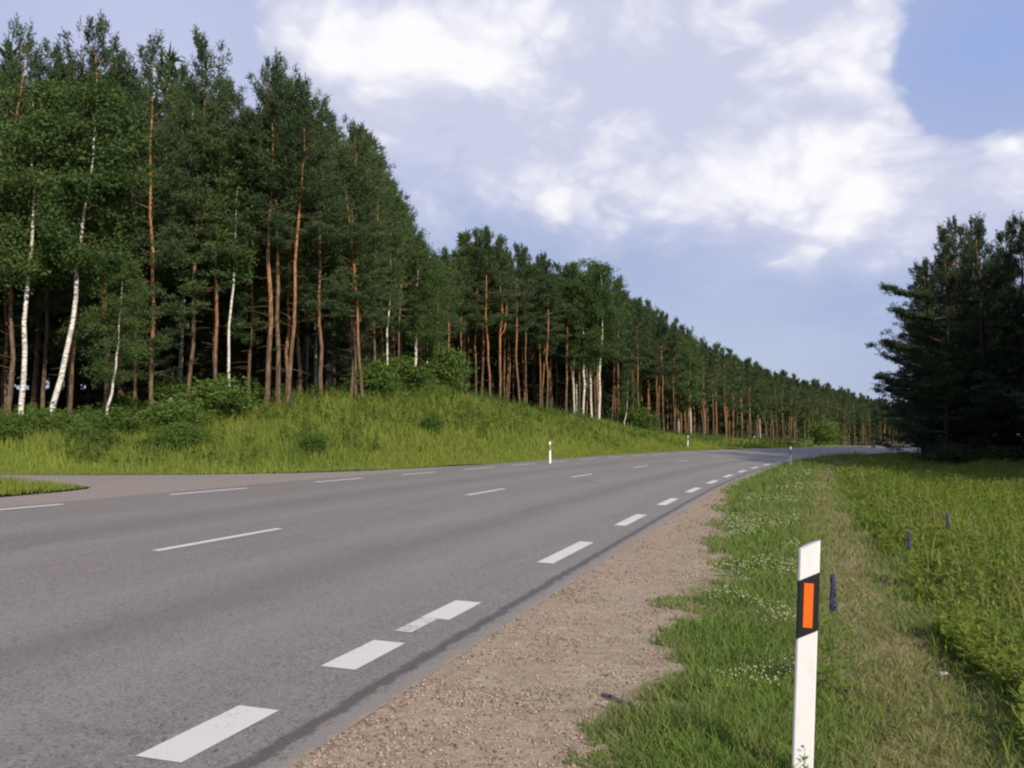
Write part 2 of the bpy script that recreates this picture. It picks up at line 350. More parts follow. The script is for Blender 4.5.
a = nd(n, 'ShaderNodeAttribute', attribute_name='tint')
nz = noise(n, P, 45, 5, 0.7); nb = noise(n, P, 5, 4, 0.6)
wear = mth(n, 'ADD', mth(n, 'ADD', nz, mth(n, 'MULTIPLY', nb, 0.5)), mth(n, 'MULTIPLY', a.outputs['Fac'], 0.5))
c = mixc(n, sstep(n, wear, 0.85, 1.02), (0.55, 0.535, 0.52), (0.26, 0.24, 0.23))
n.links.new(c, p.inputs['Base Color']); M['paint'] = m

# terrain
m, n, out = new_mat('ground_cover'); p = principled(n, out, 0.95, 0.1)
geo = nd(n, 'ShaderNodeNewGeometry'); P = geo.outputs['Position']
A = nd(n, 'ShaderNodeAttribute', attribute_name='lat').outputs['Fac']; FO = nd(n, 'ShaderNodeAttribute', attribute_name='wood').outputs['Fac']
GV = nd(n, 'ShaderNodeAttribute', attribute_name='gravelw').outputs['Fac']
nA = noise(n, P, 1.4, 5, 0.65); nB = noise(n, P, 9, 5, 0.7); nC = noise(n, P, 60, 3, 0.7); nD = noise(n, P, 0.3, 4)
soil = mixc(n, sstep(n, nB, 0.3, 0.7), (0.075, 0.075, 0.025), (0.16, 0.15, 0.05))
green = mixc(n, sstep(n, nB, 0.3, 0.7), (0.05, 0.09, 0.015), (0.11, 0.15, 0.03))
grass_c = mixc(n, sstep(n, nA, 0.45, 0.7), green, soil)
v = nd(n, 'ShaderNodeTexVoronoi'); v.inputs['Scale'].default_value = 38; n.links.new(P, v.inputs['Vector'])
v3 = nd(n, 'ShaderNodeTexVoronoi'); v3.inputs['Scale'].default_value = 90; n.links.new(P, v3.inputs['Vector'])
sc_ = nd(n, 'ShaderNodeSeparateColor'); n.links.new(v.outputs['Color'], sc_.inputs[0])
sc3 = nd(n, 'ShaderNodeSeparateColor'); n.links.new(v3.outputs['Color'], sc3.inputs[0])
sand = mixc(n, sstep(n, nB, 0.3, 0.7), (0.25, 0.185, 0.13), (0.39, 0.305, 0.22))
stone = mixc(n, sc_.outputs[0], (0.15, 0.12, 0.10), (0.42, 0.37, 0.32))
grav = mixc(n, mth(n, 'MULTIPLY', sstep(n, sc_.outputs[1], 0.55, 0.8), 0.6), sand, stone)
grav = mixc(n, mth(n, 'MULTIPLY', sstep(n, sc3.outputs[1], 0.6, 0.8), 0.55), grav, mixc(n, sc3.outputs[0], (0.12, 0.095, 0.08), (0.45, 0.40, 0.35)))
grav = mixc(n, mth(n, 'MULTIPLY', sstep(n, nA, 0.35, 0.7), 0.35), grav, (0.23, 0.165, 0.115))
wob = mth(n, 'ADD', mth(n, 'MULTIPLY', mth(n, 'SUBTRACT', nA, 0.5), 1.3), mth(n, 'MULTIPLY', mth(n, 'SUBTRACT', nB, 0.5), 0.6))
right = mth(n, 'MULTIPLY', A, -1.0)
g_edge = mth(n, 'SUBTRACT', mth(n, 'ADD', right, wob), GV)
col = mixc(n, sstep(n, g_edge, -0.12, 0.12), grav, grass_c)
path = mth(n, 'MULTIPLY', sstep(n, mth(n, 'ADD', right, mth(n, 'MULTIPLY', wob, .3)), 2.6, 3.05), mth(n, 'SUBTRACT', 1.0, sstep(n, mth(n, 'ADD', right, mth(n, 'MULTIPLY', wob, .3)), 4.0, 4.5)))
straw = mixc(n, nB, (0.13, 0.125, 0.05), (0.27, 0.23, 0.12))
col = mixc(n, path, col, straw)
leftm = sstep(n, A, 4.0, 5.0)
bankc = mixc(n, sstep(n, nA, 0.35, 0.7), (0.075, 0.125, 0.018), (0.17, 0.19, 0.04))
edgec = mixc(n, sstep(n, mth(n, 'ADD', A, mth(n, 'MULTIPLY', wob, .3)), 9.45, 9.75), (0.16, 0.13, 0.09), bankc)
col = mixc(n, leftm, col, edgec)
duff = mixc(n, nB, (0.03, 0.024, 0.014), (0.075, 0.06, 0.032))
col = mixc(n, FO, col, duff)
n.links.new(col, p.inputs['Base Color'])
b = nd(n, 'ShaderNodeBump'); b.inputs['Strength'].default_value = 0.7; b.inputs['Distance'].default_value = 0.012
hsum = mth(n, 'ADD', nB, mth(n, 'MULTIPLY', v.outputs['Distance'], -0.6)); n.links.new(hsum, b.inputs['Height']); n.links.new(b.outputs[0], p.inputs['Normal'])
M['ground'] = m

# ------------------------------------------------------------------ ground
def axis(lo, hi, fine_lo, fine_hi, st, g):
    a = list(np.arange(fine_lo, fine_hi, st)); q = st; xx = a[-1]
    while xx < hi: q = min(q * g, 60); xx += q; a.append(xx)
    q = st; xx = a[0]; pre = []
    while xx > lo: q = min(q * g, 60); xx -= q; pre.append(xx)
    return np.array(pre[::-1] + a)
ax = axis(-1500, 1500, -14, 16, 0.2, 1.035); ay = axis(-90, 3000, 2, 34, 0.25, 1.022)
gx, gy = np.meshgrid(ax, ay); fx, fy = gx.ravel(), gy.ravel()
z, s_, d_, ins_, sdist_ = height(fx, fy, True)
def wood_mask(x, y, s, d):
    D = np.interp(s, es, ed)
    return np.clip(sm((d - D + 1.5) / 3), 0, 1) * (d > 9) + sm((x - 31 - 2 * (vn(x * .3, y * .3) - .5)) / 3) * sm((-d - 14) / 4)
def gravel_w(s): return np.interp(s, [-20, 3, 10, 16, 24, 40, 60], [2.0, 2.05, 1.95, 1.5, 1.0, 0.75, 0.6])
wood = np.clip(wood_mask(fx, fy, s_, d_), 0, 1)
nx, ny = len(ax), len(ay)
ii = np.arange(nx * ny).reshape(ny, nx)
quads = np.stack([ii[:-1, :-1], ii[:-1, 1:], ii[1:, 1:], ii[1:, :-1]], -1).reshape(-1, 4)
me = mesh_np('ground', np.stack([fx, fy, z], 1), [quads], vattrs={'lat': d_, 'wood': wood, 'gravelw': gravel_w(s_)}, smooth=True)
tag(obj('ground', me, M['ground']), kind='structure')

# ------------------------------------------------------------------ road
def strip(name, s0, s1, ds, dl, lift, mat, parent=None, zoff=None):
    ss = np.arange(s0, s1 + ds * .5, ds); V = []; lat = []; lon = []
    for s in ss:
        for d in dl:
            x, y = at_sd(s, d); V.append((x, y, 0.04 * d + lift)); lat.append(d); lon.append(s)
    k = len(dl); n_ = len(ss); ii = np.arange(k * n_).reshape(n_, k)
    q = np.stack([ii[:-1, :-1], ii[1:, :-1], ii[1:, 1:], ii[:-1, 1:]], -1).reshape(-1, 4)[:, ::-1]
    return mesh_np(name, V, [q], vattrs={'lat': lat, 'lon': lon}, smooth=True)
DL = [-0.6, -0.5, -0.35, -0.2, 0, 1, 2, 3, 4.1, 5, 6, 7, 8.0, 8.8, 9.3]
rm = strip('road', -55, 300, 0.5, DL, 0.0, M['asphalt'])
bm_edge = []
road = tag(obj('road', rm, M['asphalt']), kind='structure')
def dashes(name, rngs, d0, wd, warp=None):
    V = []; Fq = []; tint = []
    for (a, b_, wear) in rngs:
        wdt = wd(a) if callable(wd) else wd
        ns = max(2, int((b_ - a) / 0.6) + 1)
        ss = np.linspace(a, b_, ns); base = len(V)
        for s in ss:
            dc = d0(s) if callable(d0) else d0
            for e in (-.5, .5):
                x, y = at_sd(s, dc + e * wdt); V.append((x, y, 0.04 * (dc + e * wdt) + 0.004))
        for i in range(ns - 1): Fq.append((base + 2 * i + 1, base + 2 * i, base + 2 * i + 2, base + 2 * i + 3)); tint.append(wear)
    return mesh_np(name, V, [np.array(Fq)[:, ::-1]], attrs={'tint': tint})
sy = s_of_Y
right_r = [(sy(4.72), sy(5.6), .0), (sy(6.55), sy(7.38), .0), (sy(8.3), sy(9.15), .0)]
k = 0
for k in range(14): right_r.append((sy(11.9) + 5.15 * k, sy(11.9) + 5.15 * k + 2.45, .1))
right_r.append((80, 200, .2)); right_r += [(-6 - 4.95 * k, -3.5 - 4.95 * k, 0) for k in range(5)]
obj('edge_line', dashes('edge_line', right_r, 0.0, lambda s: 0.245 if s < 5.5 else 0.2), M['paint'], road)
obj('worn_line', dashes('worn_line', [(sy(7.73), sy(8.3) - .01, .30)], 0.045, 0.14), M['paint'], road)
cen = [(sy(12.75) - 2.35 + 10.2 * k + (1.1 if k else 0), sy(12.75) + 0.55 + 10.2 * k + (1.1 if k else 0), .1 if k < 5 else .3) for k in range(-4, 12)]
obj('centre_line', dashes('centre_line', cen, 4.28, 0.12), M['paint'], road)
def left_d(s): return float(np.interp(s, [0, 14, 30, 50], [9.2, 8.85, 8.35, 8.2]))
sl = lambda Y: sy(Y) - 0.0
# left line stations from the photograph
def s_left(Y, X): return float(sd_of([X], [Y])[0][0])
lr = []
for (pxa, pya, pxb, pyb) in ((-60, 512, 60, 504.5), (162, 496.5, 252, 489.5), (313, 484, 368, 479.5), (405, 476, 443, 473)):
    e = []
    for px_, py_ in ((pxa, pya), (pxb, pyb)):
        Yq = (1.5 - 0.345) * F / (py_ - HZ); e.append(s_left(Yq, px2x(px_, Yq)))
    q = (0, .45, .85, .95)[len(lr)]; lr.append((e[0] + q, e[1] + q, 0.1))
last = lr[-1][0]
for k in range(1, 8): lr.append((last + 5.0 * k, last + 5.0 * k + 3.0, .2))
lr.append((last + 41, 220, .3))
obj('edge_line', dashes('edge_line', lr, left_d, 0.13), M['paint'], road)
obj('fine_crack', dashes('fine_crack', [(24.3, 25.4, 1.2)], lambda s: 3.1 + (s - 24.8) * 0.8, 0.05), plain('tar_seal', (.04, .04, .04)), road)

# side road
import bmesh
bm = bmesh.new()
vs = [bm.verts.new((x, y, 0.366)) for x, y in SIDE_POLY]
f = bm.faces.new(vs); bmesh.ops.triangulate(bm, faces=[f]); bmesh.ops.recalc_face_normals(bm, faces=bm.faces)
if sum(f.normal.z for f in bm.faces) < 0: bmesh.ops.reverse_faces(bm, faces=bm.faces)
me = bpy.data.meshes.new('side_road'); bm.to_mesh(me); bm.free()
tag(obj('side_road', me, M['asphalt2']), kind='structure')

# ------------------------------------------------------------------ grass
def blades(P, H, W, lean=0.35, yaw=None, r=rng, seg=True):
    n = len(P); yaw = r.uniform(0, 2 * np.pi, n) if yaw is None else yaw
    wx, wy = np.cos(yaw) * W * .5, np.sin(yaw) * W * .5
    la = r.uniform(0, 2 * np.pi, n); lm = H * lean * r.uniform(.2, 1.4, n); lx, ly = np.cos(la) * lm, np.sin(la) * lm
    V = np.empty((n, 5, 3))
    V[:, 0] = P + np.stack([-wx, -wy, np.zeros(n)], 1); V[:, 1] = P + np.stack([wx, wy, np.zeros(n)], 1)
    mid = P + np.stack([lx * .35, ly * .35, H * .58], 1)
    V[:, 2] = mid + np.stack([-wx * .8, -wy * .8, np.zeros(n)], 1); V[:, 3] = mid + np.stack([wx * .8, wy * .8, np.zeros(n)], 1)
    V[:, 4] = P + np.stack([lx, ly, H * .97], 1)
    b = np.arange(n)[:, None] * 5
    T = np.concatenate([b + [0, 1, 3], b + [0, 3, 2], b + [2, 3, 4]], 1).reshape(-1, 3)
    return V.reshape(-1, 3), T
def scatter(n, Y0, Y1, u0, u1, power=2.0):
    """points over the ground in front, denser near: pdf in Y ~ Y^(1-power) over a wedge u=x/y wider than the view"""
    t = rng.random(n)
    if abs(power - 2) < 1e-6: Y = Y0 * (Y1 / Y0) ** t
    else:
        q = 2 - power; Y = (Y0 ** q + t * (Y1 ** q - Y0 ** q)) ** (1 / q)
    return rng.uniform(u0, u1, n) * Y, Y
def finish(name, chunks, mat, label, cat):
    Vs, Ts, tt, o = [], [], [], 0
    for V, T, ti in chunks: Vs.append(V); Ts.append(T + o); tt.append(ti); o += len(V)
    me = mesh_np(name, np.concatenate(Vs), [np.concatenate(Ts)], attrs={'tint': np.concatenate(tt)})
    return tag(obj(name, me, mat), label, cat, kind='stuff')

# short verge grass
x, y = scatter(420000, 2.6, 75, 0.0, 0.95, 1.9)
z, s, d, ins, sdq = height(x, y, True)
gw = gravel_w(s) + (fbm(x * 1.4, y * 1.4) - .53) * 1.7 + (fbm(x * 5, y * 5) - .5) * .6
right = -d
patch = (right > 1.0) & (fbm(x * 2.3 + 9, y * 2.3) > .60) & (rng.random(len(x)) < .2)
path_m = np.clip(1.05 - abs(right - 3.55) / .6, 0, 1) * np.clip(fbm(x * 1.7, y * 1.1) * 1.6, .3, 1)
keep = (right > 0.65) & (right < 4.5) & (((right > gw)) | patch) & (rng.random(len(x)) > path_m * 0.82)
x, y, z, right = x[keep], y[keep], z[keep], right[keep]
tuft = fbm(x * 1.1 + 40, y * 1.1)
H = (0.035 + 0.10 * rng.random(len(x)) ** 1.5) * (0.5 + 1.1 * tuft) * (1 + .04 * y) * np.interp(right - gw[keep], [-.3, 0, .5], [.2, .5, 1]) * np.interp(right, [1, 2.2, 2.8, 3.3, 4.3], [.6, .9, .75, .4, 1.0])
W = (0.0035 + 0.0007 * y) * rng.uniform(.6, 1.3, len(x))
V, T = blades(np.stack([x, y, z - .005], 1), H, W, .75)
ti = np.repeat(np.clip(rng.normal(.45, .25, len(x)) + (tuft - .5) * .6, 0, 1), 3)
finish('verge_grass', [(V, T, ti)], M['verge'], 'short green verge grass between the gravel shoulder and the worn strip', 'grass')
# dry grass on the worn strip
x, y = scatter(170000, 2.6, 60, 0.05, 0.9, 1.9)
z, s, d, ins, sdq = height(x, y, True); right = -d
keep = (right > 1.7 + .5 * (vn(x * 2, y * 2) - .5)) & (right < 4.3) & (rng.random(len(x)) < np.clip(1.2 - abs(right - 3.55) / .6, 0.12, 1)*.5)
x, y, z = x[keep], y[keep], z[keep]
V, T = blades(np.stack([x, y, z - .003], 1), rng.uniform(.015, .08, len(x)) * (1 + .04 * y), (0.003 + 0.0006 * y) * rng.uniform(.6, 1.3, len(x)), 1.6)
finish('dry_grass', [(V, T, np.repeat(rng.random(len(x)), 3))], M['dry'], 'dry flattened grass along the worn strip beside the verge', 'dry grass')

# tall weeds on the right: stems with leaves
def leaf_plants(P, Hh, nl, ls, r=rng, spread=.10):
    """P (n,3) roots, Hh heights, nl leaves each, ls leaf size array: returns verts, tris (thin stem + rhomb leaves)"""
    n = len(P); la = r.uniform(0, 2 * np.pi, n); lx, ly = np.cos(la) * Hh * .12, np.sin(la) * Hh * .12
    V1, T1 = blades(P, Hh, ls * .13, .15)
    t = r.uniform(.12, 1, (n, nl)); az = r.uniform(0, 2 * np.pi, (n, nl)); up = r.uniform(-.2, .9, (n, nl))
    L = ls[:, None] * r.uniform(.6, 1.3, (n, nl)) * (1.15 - .6 * t)
    c = P[:, None, :] + np.stack([np.zeros_like(t), np.zeros_like(t), t * Hh[:, None]], -1)
    dirv = np.stack([np.cos(az) * np.cos(up), np.sin(az) * np.cos(up), np.sin(up)], -1)
    side = np.stack([-np.sin(az), np.cos(az), r.uniform(-.4, .4, (n, nl))], -1)
    a0 = c; a1 = c + dirv * L[..., None] * .5 + side * L[..., None] * .17; a2 = c + dirv * L[..., None]; a3 = c + dirv * L[..., None] * .5 - side * L[..., None] * .17
    V2 = np.stack([a0, a1, a2, a3], 2).reshape(-1, 3); b = np.arange(n * nl)[:, None] * 4
    T2 = np.concatenate([b + [0, 1, 2], b + [0, 2, 3]], 1).reshape(-1, 3)
    return np.concatenate([V1, V2]), np.concatenate([T1, T2 + len(V1)]), len(T1), len(T2)
x, y = scatter(95000, 3.0, 80, 0.1, 1.1, 1.55)
z, s, d, ins, sdq = height(x, y, True); right = -d
keep = (right > 4.05 + .5 * (fbm(x * 1.2, y * 1.2) - .5)) & (rng.random(len(x)) < .35 + 1.0 * (fbm(x * .8 + 5, y * .8) > .42))
x, y, z, right = x[keep], y[keep], z[keep], right[keep]
big = fbm(x * .7 + 11, y * .7)
Hh = rng.uniform(.25, .75, len(x)) * (.5 + 1.0 * big) * np.interp(right, [4, 4.8, 6, 9], [.35, .7, 1.05, .85])
ls = (0.065 + 0.0035 * y) * rng.uniform(.6, 1.35, len(x))
V, T, n1_, n2_ = leaf_plants(np.stack([x, y, z - .01], 1), Hh, 15, ls)
ti = np.concatenate([np.full(n1_, .7), np.repeat(np.clip(rng.normal(.4, .22, n2_ // 2) + .25 * np.repeat(big - .5, 15) * 2, 0, 1), 2)])
finish('weeds', [(V, T, ti)], M['weed'], 'tall leafy green weeds filling the ditch and field right of the verge', 'weeds')
x, y = scatter(90000, 3.0, 95, 0.1, 1.15, 1.7)
z, s, d, ins, sdq = height(x, y, True); right = -d
keep = (right > 3.95 + .6 * (fbm(x * 1.2, y * 1.2) - .5))
x, y, z, right = x[keep], y[keep], z[keep], right[keep]
big = fbm(x * .5 + 2, y * .5)
Hh = rng.uniform(.2, .75, len(x)) * (.5 + .9 * big) * np.interp(right, [4, 4.8, 6], [.25, .5, .95])
V, T = blades(np.stack([x, y, z - .01], 1), Hh, (0.006 + 0.0011 * y) * rng.uniform(.5, 1.2, len(x)), .3)
finish('meadow_grass', [(V, T, np.repeat(np.clip(rng.normal(.55, .25, len(x)) + big - .5, 0, 1), 3))], M['weed'], 'tall meadow grass standing among the weeds right of the verge', 'grass')

# dry seed stalks over the field
x, y = scatter(15000, 4.0, 80, 0.1, 1.1, 1.4)
z, s, d, ins, sdq = height(x, y, True); right = -d
keep = (right > 4.3) & (fbm(x * .4 + 2, y * .4) > .45)
x, y, z = x[keep], y[keep], z[keep]
V, T = blades(np.stack([x, y, z], 1), rng.uniform(.35, .75, len(x)), (0.0015 + .0008 * y) * rng.uniform(.6, 1.2, len(x)), .25)
finish('seed_stalks', [(V, T, np.repeat(rng.random(len(x)), 3))], M['dry'], 'pale brown seed stalks sticking out above the weeds of the field', 'dry grass')

# bank grass on the left
x, y = scatter(800000, 12, 190, -1.05, 0.30, 1.6)
z, s, d, ins, sdq = height(x, y, True)
D = np.interp(s, es, ed)
keep = (d > 9.5 + .3 * vn(x, y)) & (~ins) & (sdq > .15 * vn(x * 2, y * 2)) & (d < D + 2.5)
x, y, z, d, D, sdq = x[keep], y[keep], z[keep], d[keep], D[keep], sdq[keep]
big = fbm(x * .35 + 2, y * .35)
edge_h = np.clip((d - 9.4) / 4.0, .12, 1) * np.clip(.2 + sdq / 4, .2, 1)
Hh = rng.uniform(.12, .6, len(x)) * (.5 + big) * edge_h * np.interp(d - D, [-2, 2], [1, .6])
V, T = blades(np.stack([x, y, z - .01], 1), Hh, (0.007 + 0.0006 * y) * rng.uniform(.5, 1.3, len(x)), .4)
finish('bank_grass', [(V, T, np.repeat(np.clip(rng.normal(.45, .28, len(x)) + (big - .5) * 1.2, 0, 1), 3))], M['bank'], 'long yellow green grass covering the bank below the left wood', 'grass')
# leafy herbs on the bank
x, y = scatter(50000, 22, 140, -.9, .3, 1.4)
z, s, d, ins, sdq = height(x, y, True); D = np.interp(s, es, ed)
keep = (d > 12) & (~ins) & (sdq > 1.5) & (d < D + 2) & (fbm(x * .5, y * .5 + 4) + np.clip((d - D + 5) / 20, -.1, .3) > .47)
x, y, z = x[keep], y[keep], z[keep]
Hh = rng.uniform(.3, .95, len(x)); ls = (0.10 + .002 * y) * rng.uniform(.7, 1.3, len(x))
V, T, n1_, n2_ = leaf_plants(np.stack([x, y, z], 1), Hh, 14, ls)
finish('bank_herbs', [(V, T, rng.random(len(T)))], M['shrub_leaf'], 'leafy herbs scattered through the long grass of the bank', 'herbs')

# clover blossoms
x, y = scatter(30000, 4, 45, 0.05, .6, 1.7)
z, s, d, ins, sdq = height(x, y, True); right = -d
keep = (right > 1.7) & (right < 2.9) & (fbm(x * .9 + 31, y * .7 + 8) > .47) & (y > 6.0)
x, y, z = x[keep], y[keep], z[keep]
c = np.stack([x, y, z + rng.uniform(.05, .13, len(x))], 1); rr = (.004 + .0006 * y) * rng.uniform(.6, 1.2, len(x))
off = np.array([(1, 0, 0), (0, 1, 0), (-1, 0, 0), (0, -1, 0), (0, 0, 1), (0, 0, -1)])
V = (c[:, None] + off[None] * rr[:, None, None]).reshape(-1, 3); b = np.arange(len(c))[:, None] * 6
T = np.concatenate([b + t for t in ([0, 1, 4], [1, 2, 4], [2, 3, 4], [3, 0, 4], [1, 0, 5], [2, 1, 5], [3, 2, 5], [0, 3, 5])], 1).reshape(-1, 3)
finish('clover_flowers', [(V, T, rng.random(len(T)))], M['clover'], 'small white clover blossoms dotting the verge grass', 'flowers')

# loose stones on the shoulder
x, y = scatter(330000, 2.6, 30, -.4, .4, 1.8)
z, s, d, ins, sdq = height(x, y, True); right = -d
keep = (right > .42) & (right < gravel_w(s) + .4 * rng.random(len(x))) & (rng.random(len(x)) < .3 + .7 * (fbm(x * 3, y * 3) > .5)) & (right > .42 + .3 * fbm(x * 2, y * 2)) & (rng.random(len(x)) < np.interp(right, [.5, 1.0, 1.5, 2.2], [1, .9, .5, .6]))
x, y, z = x[keep], y[keep], z[keep]
rr = (.0022 + .012 * rng.random(len(x)) ** 4) * (1 + .03 * y)
a_ = rng.uniform(0, 6.28, len(x)); ca, sa = np.cos(a_), np.sin(a_)
o3 = off[None] * rng.uniform(.5, 1.3, (len(x), 6, 1)) * np.array([1, .8, .6])
ox = o3[..., 0] * ca[:, None] - o3[..., 1] * sa[:, None]; oy = o3[..., 0] * sa[:, None] + o3[..., 1] * ca[:, None]
o3 = np.stack([ox, oy, o3[..., 2]], -1)
V = (np.stack([x, y, z + rr * .3], 1)[:, None] + o3 * rr[:, None, None]).reshape(-1, 3); b = np.arange(len(x))[:, None] * 6
T = np.concatenate([b + t for t in ([0, 1, 4], [1, 2, 4], [2, 3, 4], [3, 0, 4], [1, 0, 5], [2, 1, 5], [3, 2, 5], [0, 3, 5])], 1).reshape(-1, 3)
ms, n, out = new_mat('stones'); p = principled(n, out, .9, .2); a = nd(n, 'ShaderNodeAttribute', attribute_name='tint')
n.links.new(mixc(n, a.outputs['Fac'], (.13, .085, .062), (.40, .32, .26)), p.inputs['Base Color'])
finish('gravel', [(V, T, np.repeat(rng.random(len(x)), 8))], ms, 'loose brown gravel strewn over the sandy road shoulder', 'gravel')

# ------------------------------------------------------------------ trees
def tube(path, radii, sides=8):
    path = np.asarray(path, float); n = len(path); V = []
    for i in range(n):
        t = path[min(i + 1, n - 1)] - path[max(i - 1, 0)]; t = t / (np.linalg.norm(t) + 1e-9)
        up = np.array([0, 0, 1.]) if abs(t[2]) < .9 else np.array([1., 0, 0])
        a = np.cross(t, up); a /= np.linalg.norm(a); b = np.cross(t, a)
        for k in range(sides):
            an = 2 * np.pi * k / sides; V.append(path[i] + radii[i] * (np.cos(an) * a + np.sin(an) * b))
    F = [(i * sides + k, i * sides + (k + 1) % sides, (i + 1) * sides + (k + 1) % sides, (i + 1) * sides + k) for i in range(n - 1) for k in range(sides)]
    return np.array(V), np.array(F)
class Acc:
    def __init__(s): s.V = []; s.F = []; s.n = 0; s.m = []
    def add(s, VF, mi=0):
        V, F_ = VF; s.V.append(V); s.F.append(F_ + s.n); s.n += len(V); s.m += [mi] * len(F_)
    def mesh(s, name):
        me = mesh_np(name, np.concatenate(s.V), [np.concatenate(s.F)], smooth=True)
        me.polygons.foreach_set('material_index', np.array(s.m, np.int32)); return me
def needle_clumps(C, size, per, r, outdir=None, elong=1.0, wid=.3, upb=.35, tts=None):
    tts = np.zeros(len(C)) if tts is None else tts; tts = tts[:, None, None]
    """C (m,3) centres: per tufts of thin triangles pointing outward"""
    m = len(C)
    d = r.normal(size=(m, per, 3)); d[..., 2] = d[..., 2] * .8 + upb
    if outdir is not None: d += outdir[:, None, :] * .6
    d /= np.linalg.norm(d, axis=-1, keepdims=True)
    L = size * r.uniform(.5, 1.25, (m, per, 1))
    sdv = np.cross(d, r.normal(size=(m, per, 3))); sdv /= np.linalg.norm(sdv, axis=-1, keepdims=True) + 1e-9
    st = C[:, None] + d * L * .12 + r.normal(size=(m, per, 3)) * (np.array([.16, .16, .045]) + tts ** 2 * np.array([-.12, -.12, .13]))
    a = st - sdv * L * wid * .5; b = st + sdv * L * wid * .5; c = st + d * L * elong
    V = np.stack([a, b, c], 2).reshape(-1, 3); T = np.arange(m * per * 3).reshape(-1, 3)
    tint = np.repeat(r.normal(.45, .22, m), per) + r.normal(0, .12, m * per)
    return V, T, np.clip(tint, 0, 1)
def make_pine(seed, H=15., base=.45, spread=2.2, nb=64, cl=13, per=20, size=.30, mat='needles', fork=False, bend=.25, full=False, dead=10, rad=.17, wh=.62, limbs=()):
    r = np.random.default_rng(seed); tr = Acc()
    zz = np.linspace(0, 1, 12); bx = bend * np.cumsum(r.normal(size=12)) * .3; by = bend * np.cumsum(r.normal(size=12)) * .3
    bx -= bx[0]; by -= by[0]
    path = np.stack([bx, by, zz * H], 1); path[0, 2] = -0.35
    rad_ = rad * ((1 - zz) ** .75 * .92 + .06); rad_[0] *= 1.3
    tr.add(tube(path, rad_, 10))
    def at(h): return np.array([np.interp(h, zz * H, path[:, 0]), np.interp(h, zz * H, path[:, 1]), h])
    if fork:
        p0 = at(H * .42); side = np.array([np.cos(fork), np.sin(fork), 0])
        fp = [p0, p0 + side * .35 + [0, 0, .7], p0 + side * .55 + [0, 0, 2.2], p0 + side * .5 + [0, 0, 5], p0 + side * .8 + [0, 0, 7]]
        tr.add(tube(fp, [rad * .6, rad * .6, rad * .5, rad * .35, rad * .12], 8))
    Cs, Os, Ts_ = [], [], []
    for i in range(nb):
        t = (i + r.random()) / nb; h = H * (base + (1 - base) * t ** .93)
        if wh: h = base * H + (round((h - base * H) / wh - .5) + .5) * wh + r.normal(0, .05); h = min(h, H * .985)
        tt = (h / H - base) / (1 - base)
        prof = (np.sin(np.pi * min(1, tt * .55 + .2)) ** .9) if not full else (1 - tt) ** .55 * .95 + .07
        if tt > .42: prof *= 1 - (.50 if full else .84) * ((tt - .42) / .58) ** .8
        L = spread * prof * r.uniform(.45, 1.25); L = max(L, .35)
        az = r.uniform(0, 2 * np.pi); pitch = -.15 + 1.30 * tt ** 1.5 + r.uniform(-.12, .2)
        o = at(h); dv = np.array([np.cos(az), np.sin(az), 0])
        pts = [o + dv * L * q + np.array([0, 0, L * (np.sin(pitch) * q + (.22 + .35 * tt) * q * q)]) for q in (0, .35, .7, 1)]
        rb = .010 + .012 * L
        if L > .6: tr.add(tube(pts, [rb, rb * .7, rb * .45, rb * .2], 4), 1)
        k = max(3, int(cl * (L / spread) ** .8 * (1 if tt < .72 else .75)))
        q = r.uniform(.35, 1.04, k) ** .8; q[0] = 1
        w_ = (.16 + .22 * L * (q - .2)) * r.normal(size=k) * .75 * (1 if tt < .6 else .35)
        sidev = np.array([-dv[1], dv[0], 0])
        c = o + dv * (L * q)[:, None] + np.array([0, 0, 1.]) * (L * (np.sin(pitch) * q + (.22 + .35 * tt) * q * q) + r.normal(0, .07 + .03 * L, k))[:, None] + sidev * w_[:, None]
        Cs.append(c); Os.append(np.tile(dv * .8 + [0, 0, .3 + 1.6 * tt * tt], (k, 1))); Ts_.append(np.full(k, tt))
    for hl, Ll in limbs:
        o = at(hl); pts = [o + np.array([-Ll * q, Ll * .06 * math.sin(q * 9), -.25 * Ll * q * (1 - q) + .12 * Ll * q * q]) for q in (0, .25, .5, .75, 1)]
        tr.add(tube(pts, [.07, .055, .04, .025, .01], 5), 1)
        for q in np.linspace(.3, 1, 26):
            c0 = np.array([np.interp(q, (0, .25, .5, .75, 1), [p_[a_] for p_ in pts]) for a_ in range(3)]); kk = 3
            Cs.append(c0 + r.normal(size=(kk, 3)) * [.10, .30, .05] + [0, 0, .06]); Os.append(np.tile([-.7, 0, .35], (kk, 1))); Ts_.append(np.full(kk, .2))
    # leader candles
    top = at(H); c = top + np.array([(r.normal(0, .08), r.normal(0, .08), -u) for u in np.linspace(-.25, 1.6, 10)]); Cs.append(c); Os.append(np.tile([0, 0, 1.4], (10, 1))); Ts_.append(np.ones(10))
    for i in range(dead):
        h = H * r.uniform(.12, base + .05); az = r.uniform(0, 6.28); L = r.uniform(.25, 1.1); o = at(h); dv = np.array([np.cos(az), np.sin(az), r.uniform(-.2, .35)])
        tr.add(tube([o, o + dv * L * .6, o + dv * L + [0, 0, -.05]], [.016, .011, .004], 4), 1)
    Cs = np.concatenate(Cs); Os = np.concatenate(Os)
    V, T, ti = needle_clumps(Cs, size, per, r, Os, tts=np.concatenate(Ts_))
    return tr.mesh('trunk'), mesh_np('crown', V, [T], attrs={'tint': ti})
